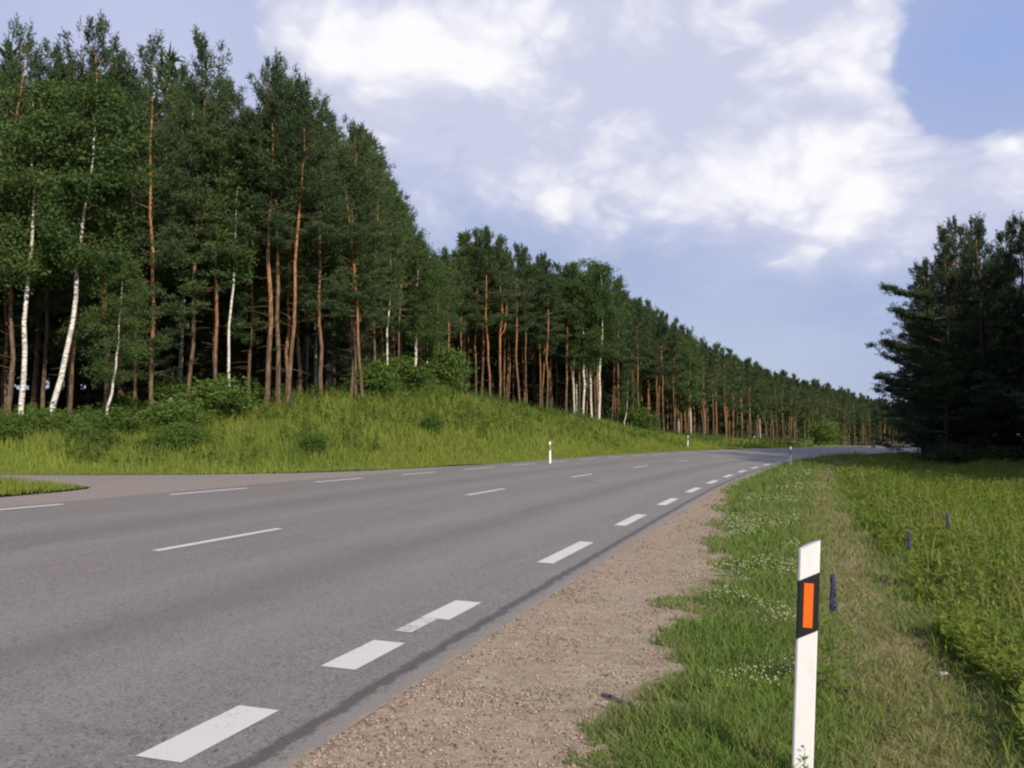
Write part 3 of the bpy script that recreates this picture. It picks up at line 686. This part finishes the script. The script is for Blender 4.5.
def make_birch(seed, H=15., base=.35, spread=1.8, path=None, nb=60, cl=16, per=12, size=.15, rad=.11):
    r = np.random.default_rng(seed); tr = Acc()
    zz = np.linspace(0, 1, 14)
    if path is None: path = [(0, 0), (.5, r.normal(0, .25)), (1, r.normal(0, .6))]
    xx = np.interp(zz, [p_[0] for p_ in path], [p_[1] for p_ in path]) + np.concatenate([[0], r.normal(0, .04, 13)])
    pth = np.stack([xx, .4 * r.normal() * zz ** 2 + np.concatenate([[0], r.normal(0, .04, 13)]), zz * H], 1); pth[0, 2] = -.3
    tr.add(tube(pth, rad * ((1 - zz) ** .85 * .95 + .05), 9))
    def at(h): return np.array([np.interp(h, zz * H, pth[:, 0]), np.interp(h, zz * H, pth[:, 1]), h])
    Cs = []
    for i in range(nb):
        tt = (i + r.random()) / nb; h = H * (base + (1 - base) * tt)
        L = spread * (np.sin(np.pi * min(1, tt * .7 + .22)) ** .8) * r.uniform(.5, 1.2) + .2
        az = r.uniform(0, 6.28); dv = np.array([np.cos(az), np.sin(az), 0]); o = at(h); up = .7
        pts = [o + dv * L * q + np.array([0, 0, L * (up * q - .55 * q * q)]) for q in (0, .35, .7, 1)]
        if L > .5: tr.add(tube(pts, [.02, .012, .007, .003], 4), 1)
        k = int(cl * (.4 + L / spread)); q = r.uniform(.3, 1.05, k)
        c = o + dv * (L * q)[:, None] + np.array([0, 0, 1.]) * (L * (up * q - .55 * q * q) - abs(r.normal(0, .28, k)))[:, None] + r.normal(0, .14, (k, 3))
        Cs.append(c)
    Cs = np.concatenate(Cs)
    V, T, ti = needle_clumps(Cs, size, per, r, None, 1.0, .75, -.3)
    V = V + 0
    # spread the leaves of each clump
    V = (V.reshape(-1, 3, 3) + r.normal(0, .13, (len(V) // 3, 1, 3))).reshape(-1, 3)
    return tr.mesh('trunk'), mesh_np('crown', V, [T], attrs={'tint': ti})
PROTO = {}
def proto(key, tm, cm, bm_, lm): 
    tm.materials.append(M[bm_]); tm.materials.append(M['limb']); cm.materials.append(M[lm]); PROTO[key] = (tm, cm)
H0 = 15.0
for i in range(6): proto('near%d' % i, *make_pine(100 + i, base=(.33, .22, .36, .27, .18, .34)[i], spread=2.35, nb=70, cl=15, per=34, size=.165, fork=False, rad=.105), 'pine_bark', 'needles')
for i in range(2): proto('tall%d' % i, *make_pine(150 + i, base=.50 + .03 * i, spread=2.2, nb=62, cl=15, per=34, size=.165, rad=.11, dead=14, bend=.15), 'pine_bark', 'needles')
for i in range(6): proto('mid%d' % i, *make_pine(200 + i, base=.44 + .04 * (i % 3), spread=2.05, nb=54, cl=12, per=24, size=.23, bend=.2, wh=.8, rad=.10), 'pine_bark', 'needles')
proto('forked', *make_pine(261, base=.5, spread=2.05, nb=54, cl=12, per=24, size=.23, wh=.8, fork=0.2, rad=.12), 'pine_bark', 'needles')
for i in range(4): proto('far%d' % i, *make_pine(300 + i, base=.42 + .04 * (i % 3), spread=2.0, nb=42, cl=9, per=16, size=.34, wh=1.0, bend=.15, dead=2, rad=.11), 'pine_bark', 'needles')
for i in range(4): proto('right%d' % i, *make_pine(400 + i, base=.07, spread=(4.3, 3.4, 3.6, 3.4)[i], nb=88, cl=17, per=34, size=.20, wh=.8, full=True, rad=.17), 'pine_bark_dark', 'needles_shade')
for i in range(3): proto('birch%d' % i, *make_birch(500 + i, spread=1.7), 'birch_bark', 'birch_leaf')
ROOTS = []
def tree(kind_name, key, x, y, h, label, cat, group=None, yaw=None, wide=1.0, tilt=(0, 0), sc_r=1.0):
    tm, cm = PROTO[key]
    e = bpy.data.objects.new(kind_name, None); COL.objects.link(e); e.empty_display_size = .5
    e.location = (x, y, hz(x, y)); k = h / H0; e.scale = (k * wide, k * wide, k)
    e.rotation_euler = (tilt[0], tilt[1], random.uniform(0, 6.28) if yaw is None else yaw)
    t = bpy.data.objects.new('trunk', tm); COL.objects.link(t); t.parent = e; t.scale = (sc_r, sc_r, 1)
    c = bpy.data.objects.new('crown', cm); COL.objects.link(c); c.parent = e
    tag(e, label, cat, group); ROOTS.append((x, y)); return e
TOPX = [-400, 0, 30, 60, 95, 125, 150, 175, 200, 235, 250, 272, 300, 318, 345, 370, 395, 415, 450, 470, 500, 540, 575, 600, 640, 690, 720, 760, 800, 850, 900, 1000]
TOPY = [60, 25, 45, 60, 12, 55, 48, 30, 55, 110, 105, 62, 72, 105, 118, 150, 185, 232, 250, 232, 240, 258, 270, 268, 300, 332, 348, 366, 378, 390, 404, 410]
def top_h(px, Y, x, y): return (HZ - float(np.interp(px, TOPX, TOPY))) / F * Y + 1.5 - hz(x, y)

# the trees one can tell apart along the wood's edge: px, distance, prototype, height factor, thickness, label
NG = 'pines at the edge of the near wood'; MG = 'pines along the edge of the middle wood'
near = [
 (5, 38, 'near2', 1.0, 1.0, 'pine cut by the photo\'s left border, left of the straight white birch'),
 (42, 41, 'near0', .95, .9, 'slim brown pine between the straight birch and the curving birch'),
 (69, 39.5, 'near1', .95, .9, 'brown pine with its trunk just right of the curving birch'),
 (107, 40, 'tall1', 1.05, 1.1, 'tall pine with a bright orange leaning trunk behind the short bent birch'),
 (152, 41, 'near4', 1.0, .9, 'dark trunked pine between the short bent birch and the broken stump'),
 (187, 45, 'near5', 1.0, .9, 'dense pine between the broken stump and the greyish thin pine'),
 (215, 44, 'near2', .98, .9, 'greyish pine standing close left of the very thin speckled birch'),
 (249, 47, 'near1', .95, .9, 'pine between the thin speckled birch and the orange pine trio'),
 (266, 44, 'tall0', 1.0, 1.15, 'left and thickest of the three orange pines on the bank top'),
 (277, 44.6, 'tall1', 1.0, 1.0, 'middle one of the three orange pines on the bank top'),
 (287, 43.6, 'tall0', .97, .9, 'right one of the three orange pines, leaning slightly right'),
 (321, 48, 'near3', 1.0, 1.05, 'short trunked pine between the orange trio and the close set trunks'),
 (350, 50, 'near2', .98, .9, 'left of the close set pine trunks near the grassy crest'),
 (356, 50.8, 'near1', 1.0, .85, 'middle of the close set pine trunks near the grassy crest'),
 (362, 49.5, 'near0', .97, .95, 'right of the close set pine trunks, grey and leaning right'),
 (374, 54, 'near3', .98, .85, 'pine between the close set trunks and the thin birch on the crest'),
 (396, 60, 'near5', .9, .8, 'pine just left of the white birch with the round leafy crown'),
]
for px_, Y_, key, hf, th, lab in near:
    x_ = px2x(px_, Y_); lean = {287: .04, 107: .055, 362: .05, 277: .02}.get(px_, random.uniform(-.012, .012))
    tree('pine_tree', key, x_, Y_, top_h(px_ + (12 if px_ in (107, 287) else 0), Y_, x_, Y_) * hf, lab, 'pine tree', NG, tilt=(0, lean), sc_r=th)
mid_t = [
 (448, 74, 'mid0', .98, 1, 'first pine right of the leafy white birch, in the dark gap'),
 (476, 80, 'mid1', 1.0, .9, 'left of the two slim pines where the middle wood begins'),
 (482, 83, 'mid2', 1.02, .9, 'right of the two slim pines where the middle wood begins'),
 (490, 79, 'mid3', 1.0, 1.1, 'wavy red trunked pine left of the forked pine'),
 (499, 81, 'forked', 1.0, 1.1, 'forked pine with two orange stems on the bank'),
 (520, 83, 'mid4', 1.0, 1.15, 'stout orange pine right of the forked pine'),
 (527, 86, 'mid5', 1.0, .8, 'slim pine close behind the stout orange pine'),
 (540, 88, 'mid0', 1.0, .85, 'pale slim pine between the stout orange pine and the mossy one'),
 (547, 86, 'mid1', .98, 1.0, 'mossy pine left of the birch cluster'),
 (567, 90, 'mid2', 1.0, 1.0, 'pine standing directly left of the white birch cluster'),
 (617, 98, 'mid3', 1.0, .9, 'red pine right of the white birch cluster'),
 (640, 105, 'mid4', .98, .9, 'pine between the red pine and the lone bright pine over the verge'),
 (664, 112, 'mid5', 1.0, 1.0, 'bright orange pine left of the pale bare trunk by the far post'),
 (674, 113, 'mid0', 1.0, .8, 'thin dark pine left of the pale bare trunk by the far post'),
]
for px_, Y_, key, hf, th, lab in mid_t:
    x_ = px2x(px_, Y_); tree('pine_tree', key, x_, Y_, top_h(px_, Y_, x_, Y_) * hf, lab, 'pine tree', MG, yaw=0 if key == 'forked' else None, sc_r=th)

# birches
def own_birch(key, seed, path, **kw): proto(key, *make_birch(seed, path=path, **kw), 'birch_bark', 'birch_leaf')
own_birch('b_straight', 11, [(0, 0), (.3, .05), (.6, .35), (1, .2)], base=.42, spread=2.2, nb=80, rad=.125)
own_birch('b_curve', 12, [(0, 0), (.12, .35), (.3, .9), (.5, 1.15), (.75, 1.6), (1, 1.8)], base=.45, spread=2.2, nb=80, rad=.13)
own_birch('b_bent', 13, [(0, 0), (.1, .55), (.25, .95), (.5, 1.3), (1, 1.6)], base=.30, spread=3.0, nb=100, rad=.14)
own_birch('b_thin', 14, [(0, 0), (.5, .1), (1, .1)], base=.5, spread=1.4, nb=50, rad=.085)
own_birch('b_round', 15, [(0, 0), (.5, .1), (1, .2)], base=.30, spread=4.0, nb=120, cl=22, rad=.16)
BG = 'white birches at the edge of the wood'
bl = [
 (21, 37, 'b_straight', 80, 'straight white birch with a tall speckled trunk near the left border'),
 (48, 37, 'b_curve', 75, 'white birch whose long trunk curves up to the right'),
 (101, 37.5, 'b_bent', 262, 'short bent white birch leaning right at the wood\'s edge'),
 (228, 43.5, 'b_thin', 130, 'very thin speckled birch left of the orange pine trio'),
 (387, 56, 'b_thin', 190, 'thin pale birch left of the leafy round crowned birch'),
 (415, 62, 'b_round', 238, 'white birch with a bright green round crown on the crest'),
 (574, 91, 'b_thin', 268, 'leftmost birch of the white cluster on the bank'),
 (583, 90, 'birch0', 262, 'upright thick birch second from left in the white cluster'),
 (592, 92, 'birch1', 262, 'slanting birch third from left in the white cluster'),
 (599, 90, 'b_straight', 265, 'rightmost birch of the white cluster, tall and speckled'),
 (622, 97, 'b_bent', 370, 'small leaning birch just right of the white cluster'),
 (691, 122, 'birch2', 336, 'tall pale trunked birch rising behind the far left road post'),
]
for px_, Y_, key, ty, lab in bl:
    x_ = px2x(px_, Y_); h = (HZ - ty) / F * Y_ + 1.5 - hz(x_, Y_)
    tree('birch_tree', key, x_, Y_, h, lab, 'birch tree', BG, yaw=0, sc_r=1.0 if Y_ < 70 else 1.05)

# the rows behind them
def along_edge(u, back):
    seg = np.hypot(np.diff(EX), np.diff(EY)); L = np.concatenate([[0], np.cumsum(seg)])
    x = np.interp(u, L, EX); y = np.interp(u, L, EY)
    x2 = np.interp(u + 1, L, EX); y2 = np.interp(u + 1, L, EY); tx, ty = x2 - x, y2 - y; q = math.hypot(tx, ty) + 1e-9
    return x - ty / q * back, y + tx / q * back
LEN = float(np.sum(np.hypot(np.diff(EX), np.diff(EY))))
mass = []; count = 0
cand = []
for row, back in enumerate((2.0, 4.6, 7.5, 10.5, 14, 18, 23, 29, 37, 46, 55)):
    u = 32.0
    while u < LEN - 20:
        bx_, by_ = along_edge(u, back + random.uniform(-1.1, 1.1))
        far = math.hypot(bx_, by_)
        px_ = 512 + F * bx_ / by_ if by_ > 5 else -999
        u += random.uniform(1.9, 3.6) * (1 if far < 110 else 1.15) * (1 + row * .06)
        if px_ < -420 or px_ > 1010: continue
        if any((bx_ - q[0]) ** 2 + (by_ - q[1]) ** 2 < 1.7 for q in ROOTS[-400:]): continue
        cand.append((row, far, px_, bx_, by_)); ROOTS.append((bx_, by_))
for row, far, px_, bx_, by_ in cand:
    hf = random.uniform(.78, 1.0) if row < 3 else random.uniform(.78, .93)
    h = min(top_h(px_, by_, bx_, by_) * hf, 19.5 + random.random()); h = max(h, 9)
    limit = row < 4 if far < 75 else (row < 2)
    if far > 175: limit = row < 1
    if limit and count < 265:
        count += 1
        birch = random.random() < (.10 if far < 130 else .03)
        if px_ < 410: lab = ('birch' if birch else 'pine') + ' standing back in the dark near wood behind its front row'; g = 'trees standing back in the near wood'
        elif px_ < 640: lab = ('birch' if birch else 'pine') + ' standing back in the middle wood behind its front row'; g = 'trees standing back in the middle wood'
        elif far < 175: lab = ('birch' if birch else 'pine') + ' in the crowded row of red trunks beyond the bend'; g = 'trees in the row beyond the bend'
        else: lab = ('birch' if birch else 'pine') + ' in the farthest line of the wood where the road disappears'; g = 'trees of the farthest line'
        if birch: tree('birch_tree', 'birch%d' % random.randrange(3), bx_, by_, h * .9, lab, 'birch tree', g + ' (birch)')
        else:
            key = ('near%d' % random.randrange(6)) if far < 62 else ('mid%d' % random.randrange(6)) if far < 130 else ('far%d' % random.randrange(4))
            tree('pine_tree', key, bx_, by_, h, lab, 'pine tree', g, tilt=(random.uniform(-.02, .02), random.uniform(-.02, .02)), sc_r=random.uniform(.8, 1.15))
    else: mass.append((bx_, by_, h))
print('individual back trees', count, 'mass', len(mass))
# deep wood: one mass
def get_np(me):
    v = np.empty(len(me.vertices) * 3, np.float32); me.vertices.foreach_get('co', v)
    l = np.empty(len(me.loops), np.int32); me.loops.foreach_get('vertex_index', l); k = len(l) // len(me.polygons)
    a = None
    if 'tint' in me.attributes: a = np.empty(len(me.polygons), np.float32); me.attributes['tint'].data.foreach_get('value', a)
    return v.reshape(-1, 3), l.reshape(-1, k), a
lowp = []
for i in range(3):
    tm, cm = make_pine(700 + i, base=.07, spread=2.3, nb=36, cl=8, per=9, size=.62, dead=0, rad=.12, bend=.15)
    lowp.append((get_np(tm), get_np(cm)))
    bpy.data.meshes.remove(tm); bpy.data.meshes.remove(cm)
Vt, Ft, Vc, Fc, Tc = [], [], [], [], []; nt_, nc_ = 0, 0
mx_ = np.array([q[0] for q in mass]); my_ = np.array([q[1] for q in mass]); mz = height(mx_, my_)
for (x_, y_, h), z_ in zip(mass, mz):
    (tv, tf, _), (cv, cf, ct) = lowp[random.randrange(3)]
    an = random.uniform(0, 6.28); k = h / 15; c_, s2 = math.cos(an) * k, math.sin(an) * k
    Mx = np.array([[c_, -s2, 0], [s2, c_, 0], [0, 0, k]])
    Vt.append(tv @ Mx.T + [x_, y_, z_]); Ft.append(tf + nt_); nt_ += len(tv)
    Vc.append(cv @ Mx.T + [x_, y_, z_]); Fc.append(cf + nc_); nc_ += len(cv); Tc.append(ct)
V = np.concatenate(Vt + Vc); ft = np.concatenate(Ft); fc = np.concatenate(Fc) + nt_
me = mesh_np('deep_wood', V, [ft, fc], attrs={'tint': np.concatenate([np.full(len(ft), .5)] + Tc)})
me.materials.append(M['pine_bark']); me.materials.append(M['needles'])
mi = np.zeros(len(ft) + len(fc), np.int32); mi[len(ft):] = 1; me.polygons.foreach_set('material_index', mi)
tag(obj('deep_wood', me), 'deep pine wood massed behind the separate trees on the left', 'forest', kind='stuff')

proto('ragged', *make_pine(444, base=.07, spread=3.0, nb=85, cl=17, per=34, size=.20, wh=.8, full=True, rad=.17, limbs=[(11.0, 3.9), (9.6, 3.4), (7.5, 3.9), (5.2, 4.4), (4.5, 3.8)]), 'pine_bark_dark', 'needles_shade')
# right hand pines
RG = 'dark pines on the right'
rt = [
 (949, 68, 'ragged', 232, 1.0, 'dark pine with ragged branches reaching over the road, nearest the gap'),
 (962, 72, 'right1', 226, .95, 'dark pine second from the gap, behind the ragged branched one'),
 (976, 76, 'right3', 232, 1.1, 'dark pine between the second pine and the twin topped one, set a little back'),
 (990, 67, 'right2', 222, 1.05, 'dark pine with twin pointed tops in the middle of the right group'),
 (1008, 72, 'right1', 232, 1.1, 'dark pine just right of the twin topped one'),
 (1026, 66, 'right3', 222, 1.1, 'dark pine cut by the photo\'s right border'),
]
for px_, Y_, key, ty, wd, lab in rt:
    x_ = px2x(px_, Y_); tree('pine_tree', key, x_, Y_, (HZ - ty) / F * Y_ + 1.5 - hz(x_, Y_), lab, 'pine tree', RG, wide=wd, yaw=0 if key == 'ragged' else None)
rb = [(x_, y_) for x_, y_ in [(33, 74), (35.5, 71), (31.5, 74.5), (36, 77), (39, 72), (35, 84), (41, 84), (47, 75), (33, 79), (38, 83), (42, 76), (40, 67), (45, 70), (37, 90), (44, 88), (50, 80), (50, 66), (38, 78), (42, 80), (45, 83), (47, 88), (40, 90), (49, 73), (45, 66.5), (53, 88), (51, 93)]]
for i, (x_, y_) in enumerate(rb):
    tree('pine_tree', 'right%d' % (i % 4), x_, y_, random.uniform(14.5, 16.5), 'dark pine standing back inside the right wood behind its front trees', 'pine tree', 'pines back in the right wood')
# the same wood goes on beside and behind the camera, throwing its shade over the field
for i in range(230):
    y_ = random.uniform(6, 60); x_ = random.uniform(28, 45) + max(0, (20 - y_) * .25)
    if x_ / y_ < .585: continue
    if any((x_ - q[0]) ** 2 + (y_ - q[1]) ** 2 < 7 for q in ROOTS): continue
    tree('pine_tree', 'right%d' % (i % 4), x_, y_, random.uniform(17, 20), 'dark pine of the right wood outside the photo\'s right border', 'pine tree', 'pines beyond the right border')

for i in range(40):
    px_ = random.uniform(20, 410); y_ = 42.5 + px_ * .03 + random.uniform(0, 8); x_ = px2x(px_, y_)
    if any((x_ - q[0]) ** 2 + (y_ - q[1]) ** 2 < 1.2 for q in ROOTS): continue
    tree('pine_tree', 'right%d' % (i % 4), x_, y_, random.uniform(4, 8), 'young low branched pine growing in the dark among the near trunks', 'pine tree', 'young pines inside the near wood')
for i in range(90):
    y_ = random.uniform(58, 100); x_ = random.uniform(.55, .72) * y_ + 1.5
    if any((x_ - q[0]) ** 2 + (y_ - q[1]) ** 2 < 6 for q in ROOTS): continue
    tree('pine_tree', 'right%d' % (i % 4), x_, y_, random.uniform(17, 20), 'dark pine of the right wood outside the photo\'s right border', 'pine tree', 'pines beyond the right border')
# broken stump
def simple_tree_part(): pass
x_ = px2x(170, 40.5); e = Acc(); r = np.random.default_rng(5)
V, F_ = tube([(0, 0, -.3), (0, 0, .3), (.04, 0, .8), (.02, 0, 1.0)], [.2, .16, .14, .07], 9); e.add((V + r.normal(0, .012, V.shape), F_))
tag(obj('tree_stump', e.mesh('tree_stump'), M['deadwood'], loc=(x_, 40.5, hz(x_, 40.5))), 'broken reddish brown stump at the foot of the near wood', 'stump')

# ------------------------------------------------------------------ shrubs
def make_shrub(seed, n=900, size=.14, rx=1.1, rz=.9):
    r = np.random.default_rng(seed); tr = Acc(); Cs = []
    for i in range(14):
        az = r.uniform(0, 6.28); q = r.uniform(.2, 1); tip = np.array([np.cos(az) * rx * q * .9, np.sin(az) * rx * q * .9, rz * 1.5 * (1.15 - .5 * q) * r.uniform(.7, 1.1)])
        tr.add(tube([(0, 0, -.1), tip * [.35, .35, .5], tip], [.02, .014, .005], 4))
        k = n // 14; t_ = r.uniform(.25, 1.05, k)[:, None] ** .8
        Cs.append(tip * t_ + r.normal(0, .2 * rx, (k, 3)) * [1, 1, .8])
    Cs = np.concatenate(Cs); Cs = Cs[Cs[:, 2] > .02]
    V, T, ti = needle_clumps(Cs, size, 5, r, None, 1, .6, .1)
    return tr.mesh('stem'), mesh_np('foliage', V, [T], attrs={'tint': ti})
for i in range(4):
    a_, b_ = make_shrub(800 + i); a_.materials.append(M['deadwood']); b_.materials.append(M['shrub_leaf']); PROTO['shrub%d' % i] = (a_, b_)
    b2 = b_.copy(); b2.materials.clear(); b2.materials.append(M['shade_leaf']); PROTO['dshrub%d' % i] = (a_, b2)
def shrub(x_, y_, sc, szz, label, group, key=None):
    a_, b_ = PROTO[key or 'shrub%d' % random.randrange(4)]
    e = bpy.data.objects.new('shrub', None); COL.objects.link(e); e.location = (x_, y_, hz(x_, y_)); e.scale = (sc, sc, szz); e.rotation_euler = (0, 0, random.uniform(0, 6.28))
    for nm, mm in (('stem', a_), ('foliage', b_)):
        c = bpy.data.objects.new(nm, mm); COL.objects.link(c); c.parent = e
    tag(e, label, 'shrub', group)
sh = [(400, 58, 1.5, 1.3, 'rounded green shrub left of the leafy round crowned birch'), (447, 66, 2.0, 2.0, 'rounded green shrub right of the leafy round crowned birch'),
      (432, 47, .5, .75, 'small dark bush alone on the grassy bank below the round birch'), (313, 36, .45, .6, 'small dark weed bush on the bank below the orange pine trio'),
      (120, 36, .9, .7, 'low dark shrub at the foot of the short bent birch'), (170, 38, 1.2, .8, 'low shrub in front of the broken stump'),
      (20, 35, .9, .55, 'low dark shrub at the foot of the straight birch'), (66, 35, .8, .6, 'low dark shrub at the foot of the curving birch'),
      (215, 41, 1.4, 1.1, 'shrub at the foot of the greyish pine'), (375, 52, 1.3, 1.3, 'shrub right of the close set pine trunks'),
      (635, 100, 2.2, 1.6, 'bright shrub at the wood\'s edge right of the small leaning birch'), (822, 178, 3.0, 3.2, 'green bush among the red trunks beyond the bend')]
for px_, Y_, a1, a2, lab in sh:
    shrub(px2x(px_, Y_), Y_, a1, a2, lab, 'shrubs named one by one' if False else 'shrubs at the wood\'s edge')
k = 0
u = 34.0
while u < 215:
    bx_, by_ = along_edge(u, random.uniform(-.6, 4.5)); u += random.uniform(1.6, 3.4) * (1 if by_ < 80 else 1.5)
    px_ = 512 + F * bx_ / by_
    if px_ < -150 or px_ > 900: continue
    part = 'near' if px_ < 410 else 'middle' if px_ < 660 else 'far'
    s1 = random.uniform(.5, 1.0) * (1 if by_ < 90 else 1.3)
    shrub(bx_, by_, s1, s1 * random.uniform(.55, 1.1), 'dark undergrowth shrub among the trunks at the edge of the %s wood' % part, 'undergrowth shrubs of the %s wood' % part)
for i in range(20):
    y_ = random.uniform(33.2, 36.2); x_ = random.uniform(-.56, -.30) * y_
    shrub(x_, y_, random.uniform(.4, .8), random.uniform(.3, .7), 'low dark shrub on the bank in front of the left hand birches', 'low shrubs in front of the left birches')
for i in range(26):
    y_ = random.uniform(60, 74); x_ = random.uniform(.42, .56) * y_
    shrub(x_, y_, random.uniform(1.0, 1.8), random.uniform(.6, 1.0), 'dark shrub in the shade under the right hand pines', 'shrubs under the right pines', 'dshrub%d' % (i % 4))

# ------------------------------------------------------------------ road posts
def prism(profile, z0, z1f, bev=0):
    """vertical prism; z1f(x) gives the top, z0f(x) the bottom"""
    n_ = len(profile); V = [(x_, y_, z0(x_)) for x_, y_ in profile] + [(x_, y_, z1f(x_)) for x_, y_ in profile]
    me = bpy.data.meshes.new('m'); F_ = [tuple(range(n_))[::-1], tuple(range(n_, 2 * n_))] + [(i, (i + 1) % n_, n_ + (i + 1) % n_, n_ + i) for i in range(n_)]
    me.from_pydata(V, [], F_); me.update(); return me
def post_meshes():
    w_ = .042
    prof = [(-w_, -.022), (-w_ + .006, -.028), (w_ - .006, -.028), (w_, -.022), (w_, .004), (w_ - .014, .026), (w_ - .03, .034), (-w_ + .03, .034), (-w_ + .014, .026), (-w_, .004)]
    sl = .5
    body = prism(prof, lambda x_: -.35, lambda x_: .985 + sl * x_)
    pb = [(x_ * 1.03 + 0, (y_ - .002) * 1.06) for x_, y_ in prof]
    band = prism(pb, lambda x_: .615 + sl * x_, lambda x_: .855 + sl * x_)
    rp = [(-.019, -.0355), (.019, -.0355), (.019, -.0315), (-.019, -.0315)]
    refl = prism(rp, lambda x_: .645, lambda x_: .828)
    return body, band, refl
pb_, pn_, pr_ = post_meshes()
for m_ in (pb_, pn_, pr_):
    pass
pb_.materials.append(M['white']); pn_.materials.append(M['black']); pr_.materials.append(M['orange'])
pr2 = pr_.copy(); pr2.materials.clear(); pr2.materials.append(M['silver'])
def road_post(x_, y_, yaw, tilt, label, refl=True, sc=1.0):
    e = bpy.data.objects.new('road_post', None); COL.objects.link(e); e.location = (x_, y_, hz(x_, y_)); e.rotation_euler = (tilt[0], tilt[1], yaw); e.scale = (sc, sc, sc)
    b_ = obj('post_body', pb_, None, e); n_ = obj('black_band', pn_, None, e); obj('reflector', pr_ if refl else pr2, None, n_)
    tag(e, label, 'road post', 'white posts marking the road edges'); return e
Y0 = 4.47
road_post(px2x(797, Y0) - .004, Y0, -.18, (0, .046), 'large white road post with an orange reflector standing nearest in the verge grass', True, 1.055)
def post_at(px_, Y_, label, refl): x_ = px2x(px_, Y_); road_post(x_, Y_, 0.3, (0, random.uniform(-.01, .02)), label, refl)
post_at(790, 50, 'small white post on the right verge where the worn strip ends', False)
post_at(550, 43.5, 'white post at the foot of the left grass bank', False)
post_at(687.5, 84, 'distant white post below the pale trunked birch', False)
post_at(754, 118, 'tiny far post in front of the red trunks beyond the bend', False)
post_at(818, 84, 'tiny shaded post beside the dark stretch of road', True)

# ------------------------------------------------------------------ small things by the near post
def lupin(x_, y_, h, label):
    e = bpy.data.objects.new('lupin', None); COL.objects.link(e); e.location = (x_, y_, hz(x_, y_))
    a = Acc(); a.add(tube([(0, 0, -.02), (.005, 0, h * .5), (.012, 0, h)], [.004, .003, .002], 5)); obj('stem', a.mesh('stem'), M['stem'], e)
    r = np.random.default_rng(int(abs(x_) * 100)); n_ = 150; t_ = r.uniform(.7, 1, n_); an = r.uniform(0, 6.28, n_); rr = .03 * (1.15 - t_) + .003
    C = np.stack([.012 + np.cos(an) * rr, np.sin(an) * rr, t_ * h], 1)
    V = (C[:, None] + off[None] * .0095).reshape(-1, 3); b = np.arange(n_)[:, None] * 6
    T = np.concatenate([b + t for t in ([0, 1, 4], [1, 2, 4], [2, 3, 4], [3, 0, 4], [1, 0, 5], [2, 1, 5], [3, 2, 5], [0, 3, 5])], 1).reshape(-1, 3)
    obj('flower_spike', mesh_np('flower_spike', V, [T]), M['purple'], e)
    # palmate leaves
    L = []
    Vl, Tl = [], []
    for k in range(12):
        a0 = k * 1.3; c0 = np.array([np.cos(a0) * .09, np.sin(a0) * .09, h * (.08 + .045 * k)])
        for j in range(7):
            an = j * .9; dv = np.array([np.cos(an), np.sin(an), .35]); sv = np.array([-np.sin(an), np.cos(an), 0])
            b0 = len(Vl); Vl += [c0, c0 + dv * .045 + sv * .013, c0 + dv * .1, c0 + dv * .045 - sv * .013]; Tl += [(b0, b0 + 1, b0 + 2), (b0, b0 + 2, b0 + 3)]
    obj('leaves', mesh_np('leaves', np.array(Vl), [np.array(Tl)], attrs={'tint': np.full(len(Tl), .4)}), M['weed'], e)
    tag(e, label, 'flower', 'purple lupins')
lupin(px2x(828, 6.0), 6.0, .72, 'purple lupin spike just right of the nearest road post')
lupin(px2x(944, 13.5), 13.5, .68, 'purple lupin in the tall weeds of the field')
0 and lupin(px2x(932, 15), 15, .68, 'purple lupin in the tall weeds, left of its neighbour')
lupin(px2x(905, 10.5), 10.5, .6, 'purple lupin low in the weeds near the worn strip')
# litter
bm = bmesh.new(); bmesh.ops.create_icosphere(bm, subdivisions=2, radius=.028)
r = random.Random(4)
for v_ in bm.verts: v_.co *= r.uniform(.6, 1.3); v_.co.z *= .55
me = bpy.data.meshes.new('paper_scrap'); bm.to_mesh(me); bm.free()
Yp = 6.6; tag(obj('paper_scrap', me, M['paper'], loc=(px2x(938, Yp), Yp, hz(px2x(938, Yp), Yp) + .02)), 'crumpled white paper scrap lying on the worn strip', 'litter')
# herb in front of the post and dry stalks beside it
def herb(x_, y_, h, name, label, mat, nl=26, ls=.03):
    P_ = np.array([[0., 0, 0]]); V, T, a_, b_ = leaf_plants(P_, np.array([h]), nl, np.array([ls]), np.random.default_rng(2))
    o = obj(name, mesh_np(name, V, [T], attrs={'tint': np.full(len(T), .5)}), mat, loc=(x_, y_, hz(x_, y_))); tag(o, label, 'plant')
herb(px2x(798, 4.2), 4.2, .25, 'wild_herb', 'small upright green herb growing in front of the nearest road post', M['verge'], 34, .045)
for i, (dx_, hh) in enumerate(((-.16, .30), (-.11, .24), (-.21, .2))):
    x_ = px2x(797, 4.4) + dx_; a = Acc(); r = np.random.default_rng(i)
    a.add(tube([(0, 0, -.02), (-.02, 0, hh * .5), (-.06, .01, hh)], [.0025, .002, .001], 4))
    for q in range(5): t_ = .3 + q * .14; a.add(tube([(-.06 * t_, 0, hh * t_), (-.06 * t_ + r.normal(0, .04), r.normal(0, .03), hh * t_ + .06)], [.0016, .0008], 3))
    tag(obj('dry_stalk', a.mesh('dry_stalk'), M['dry'], loc=(x_, 4.4 + .03 * i, hz(x_, 4.4))), ['tallest of the three dry branching stalks left of the nearest post\'s foot', 'dry stalk closest to the nearest post\'s foot', 'dry stalk farthest left of the nearest post\'s foot'][i], 'plant', 'dry stalks by the post')
scene.cycles.use_denoising = True; scene.cycles.filter_width = 2.2
scene.cycles.max_bounces = 6; scene.cycles.transparent_max_bounces = 4
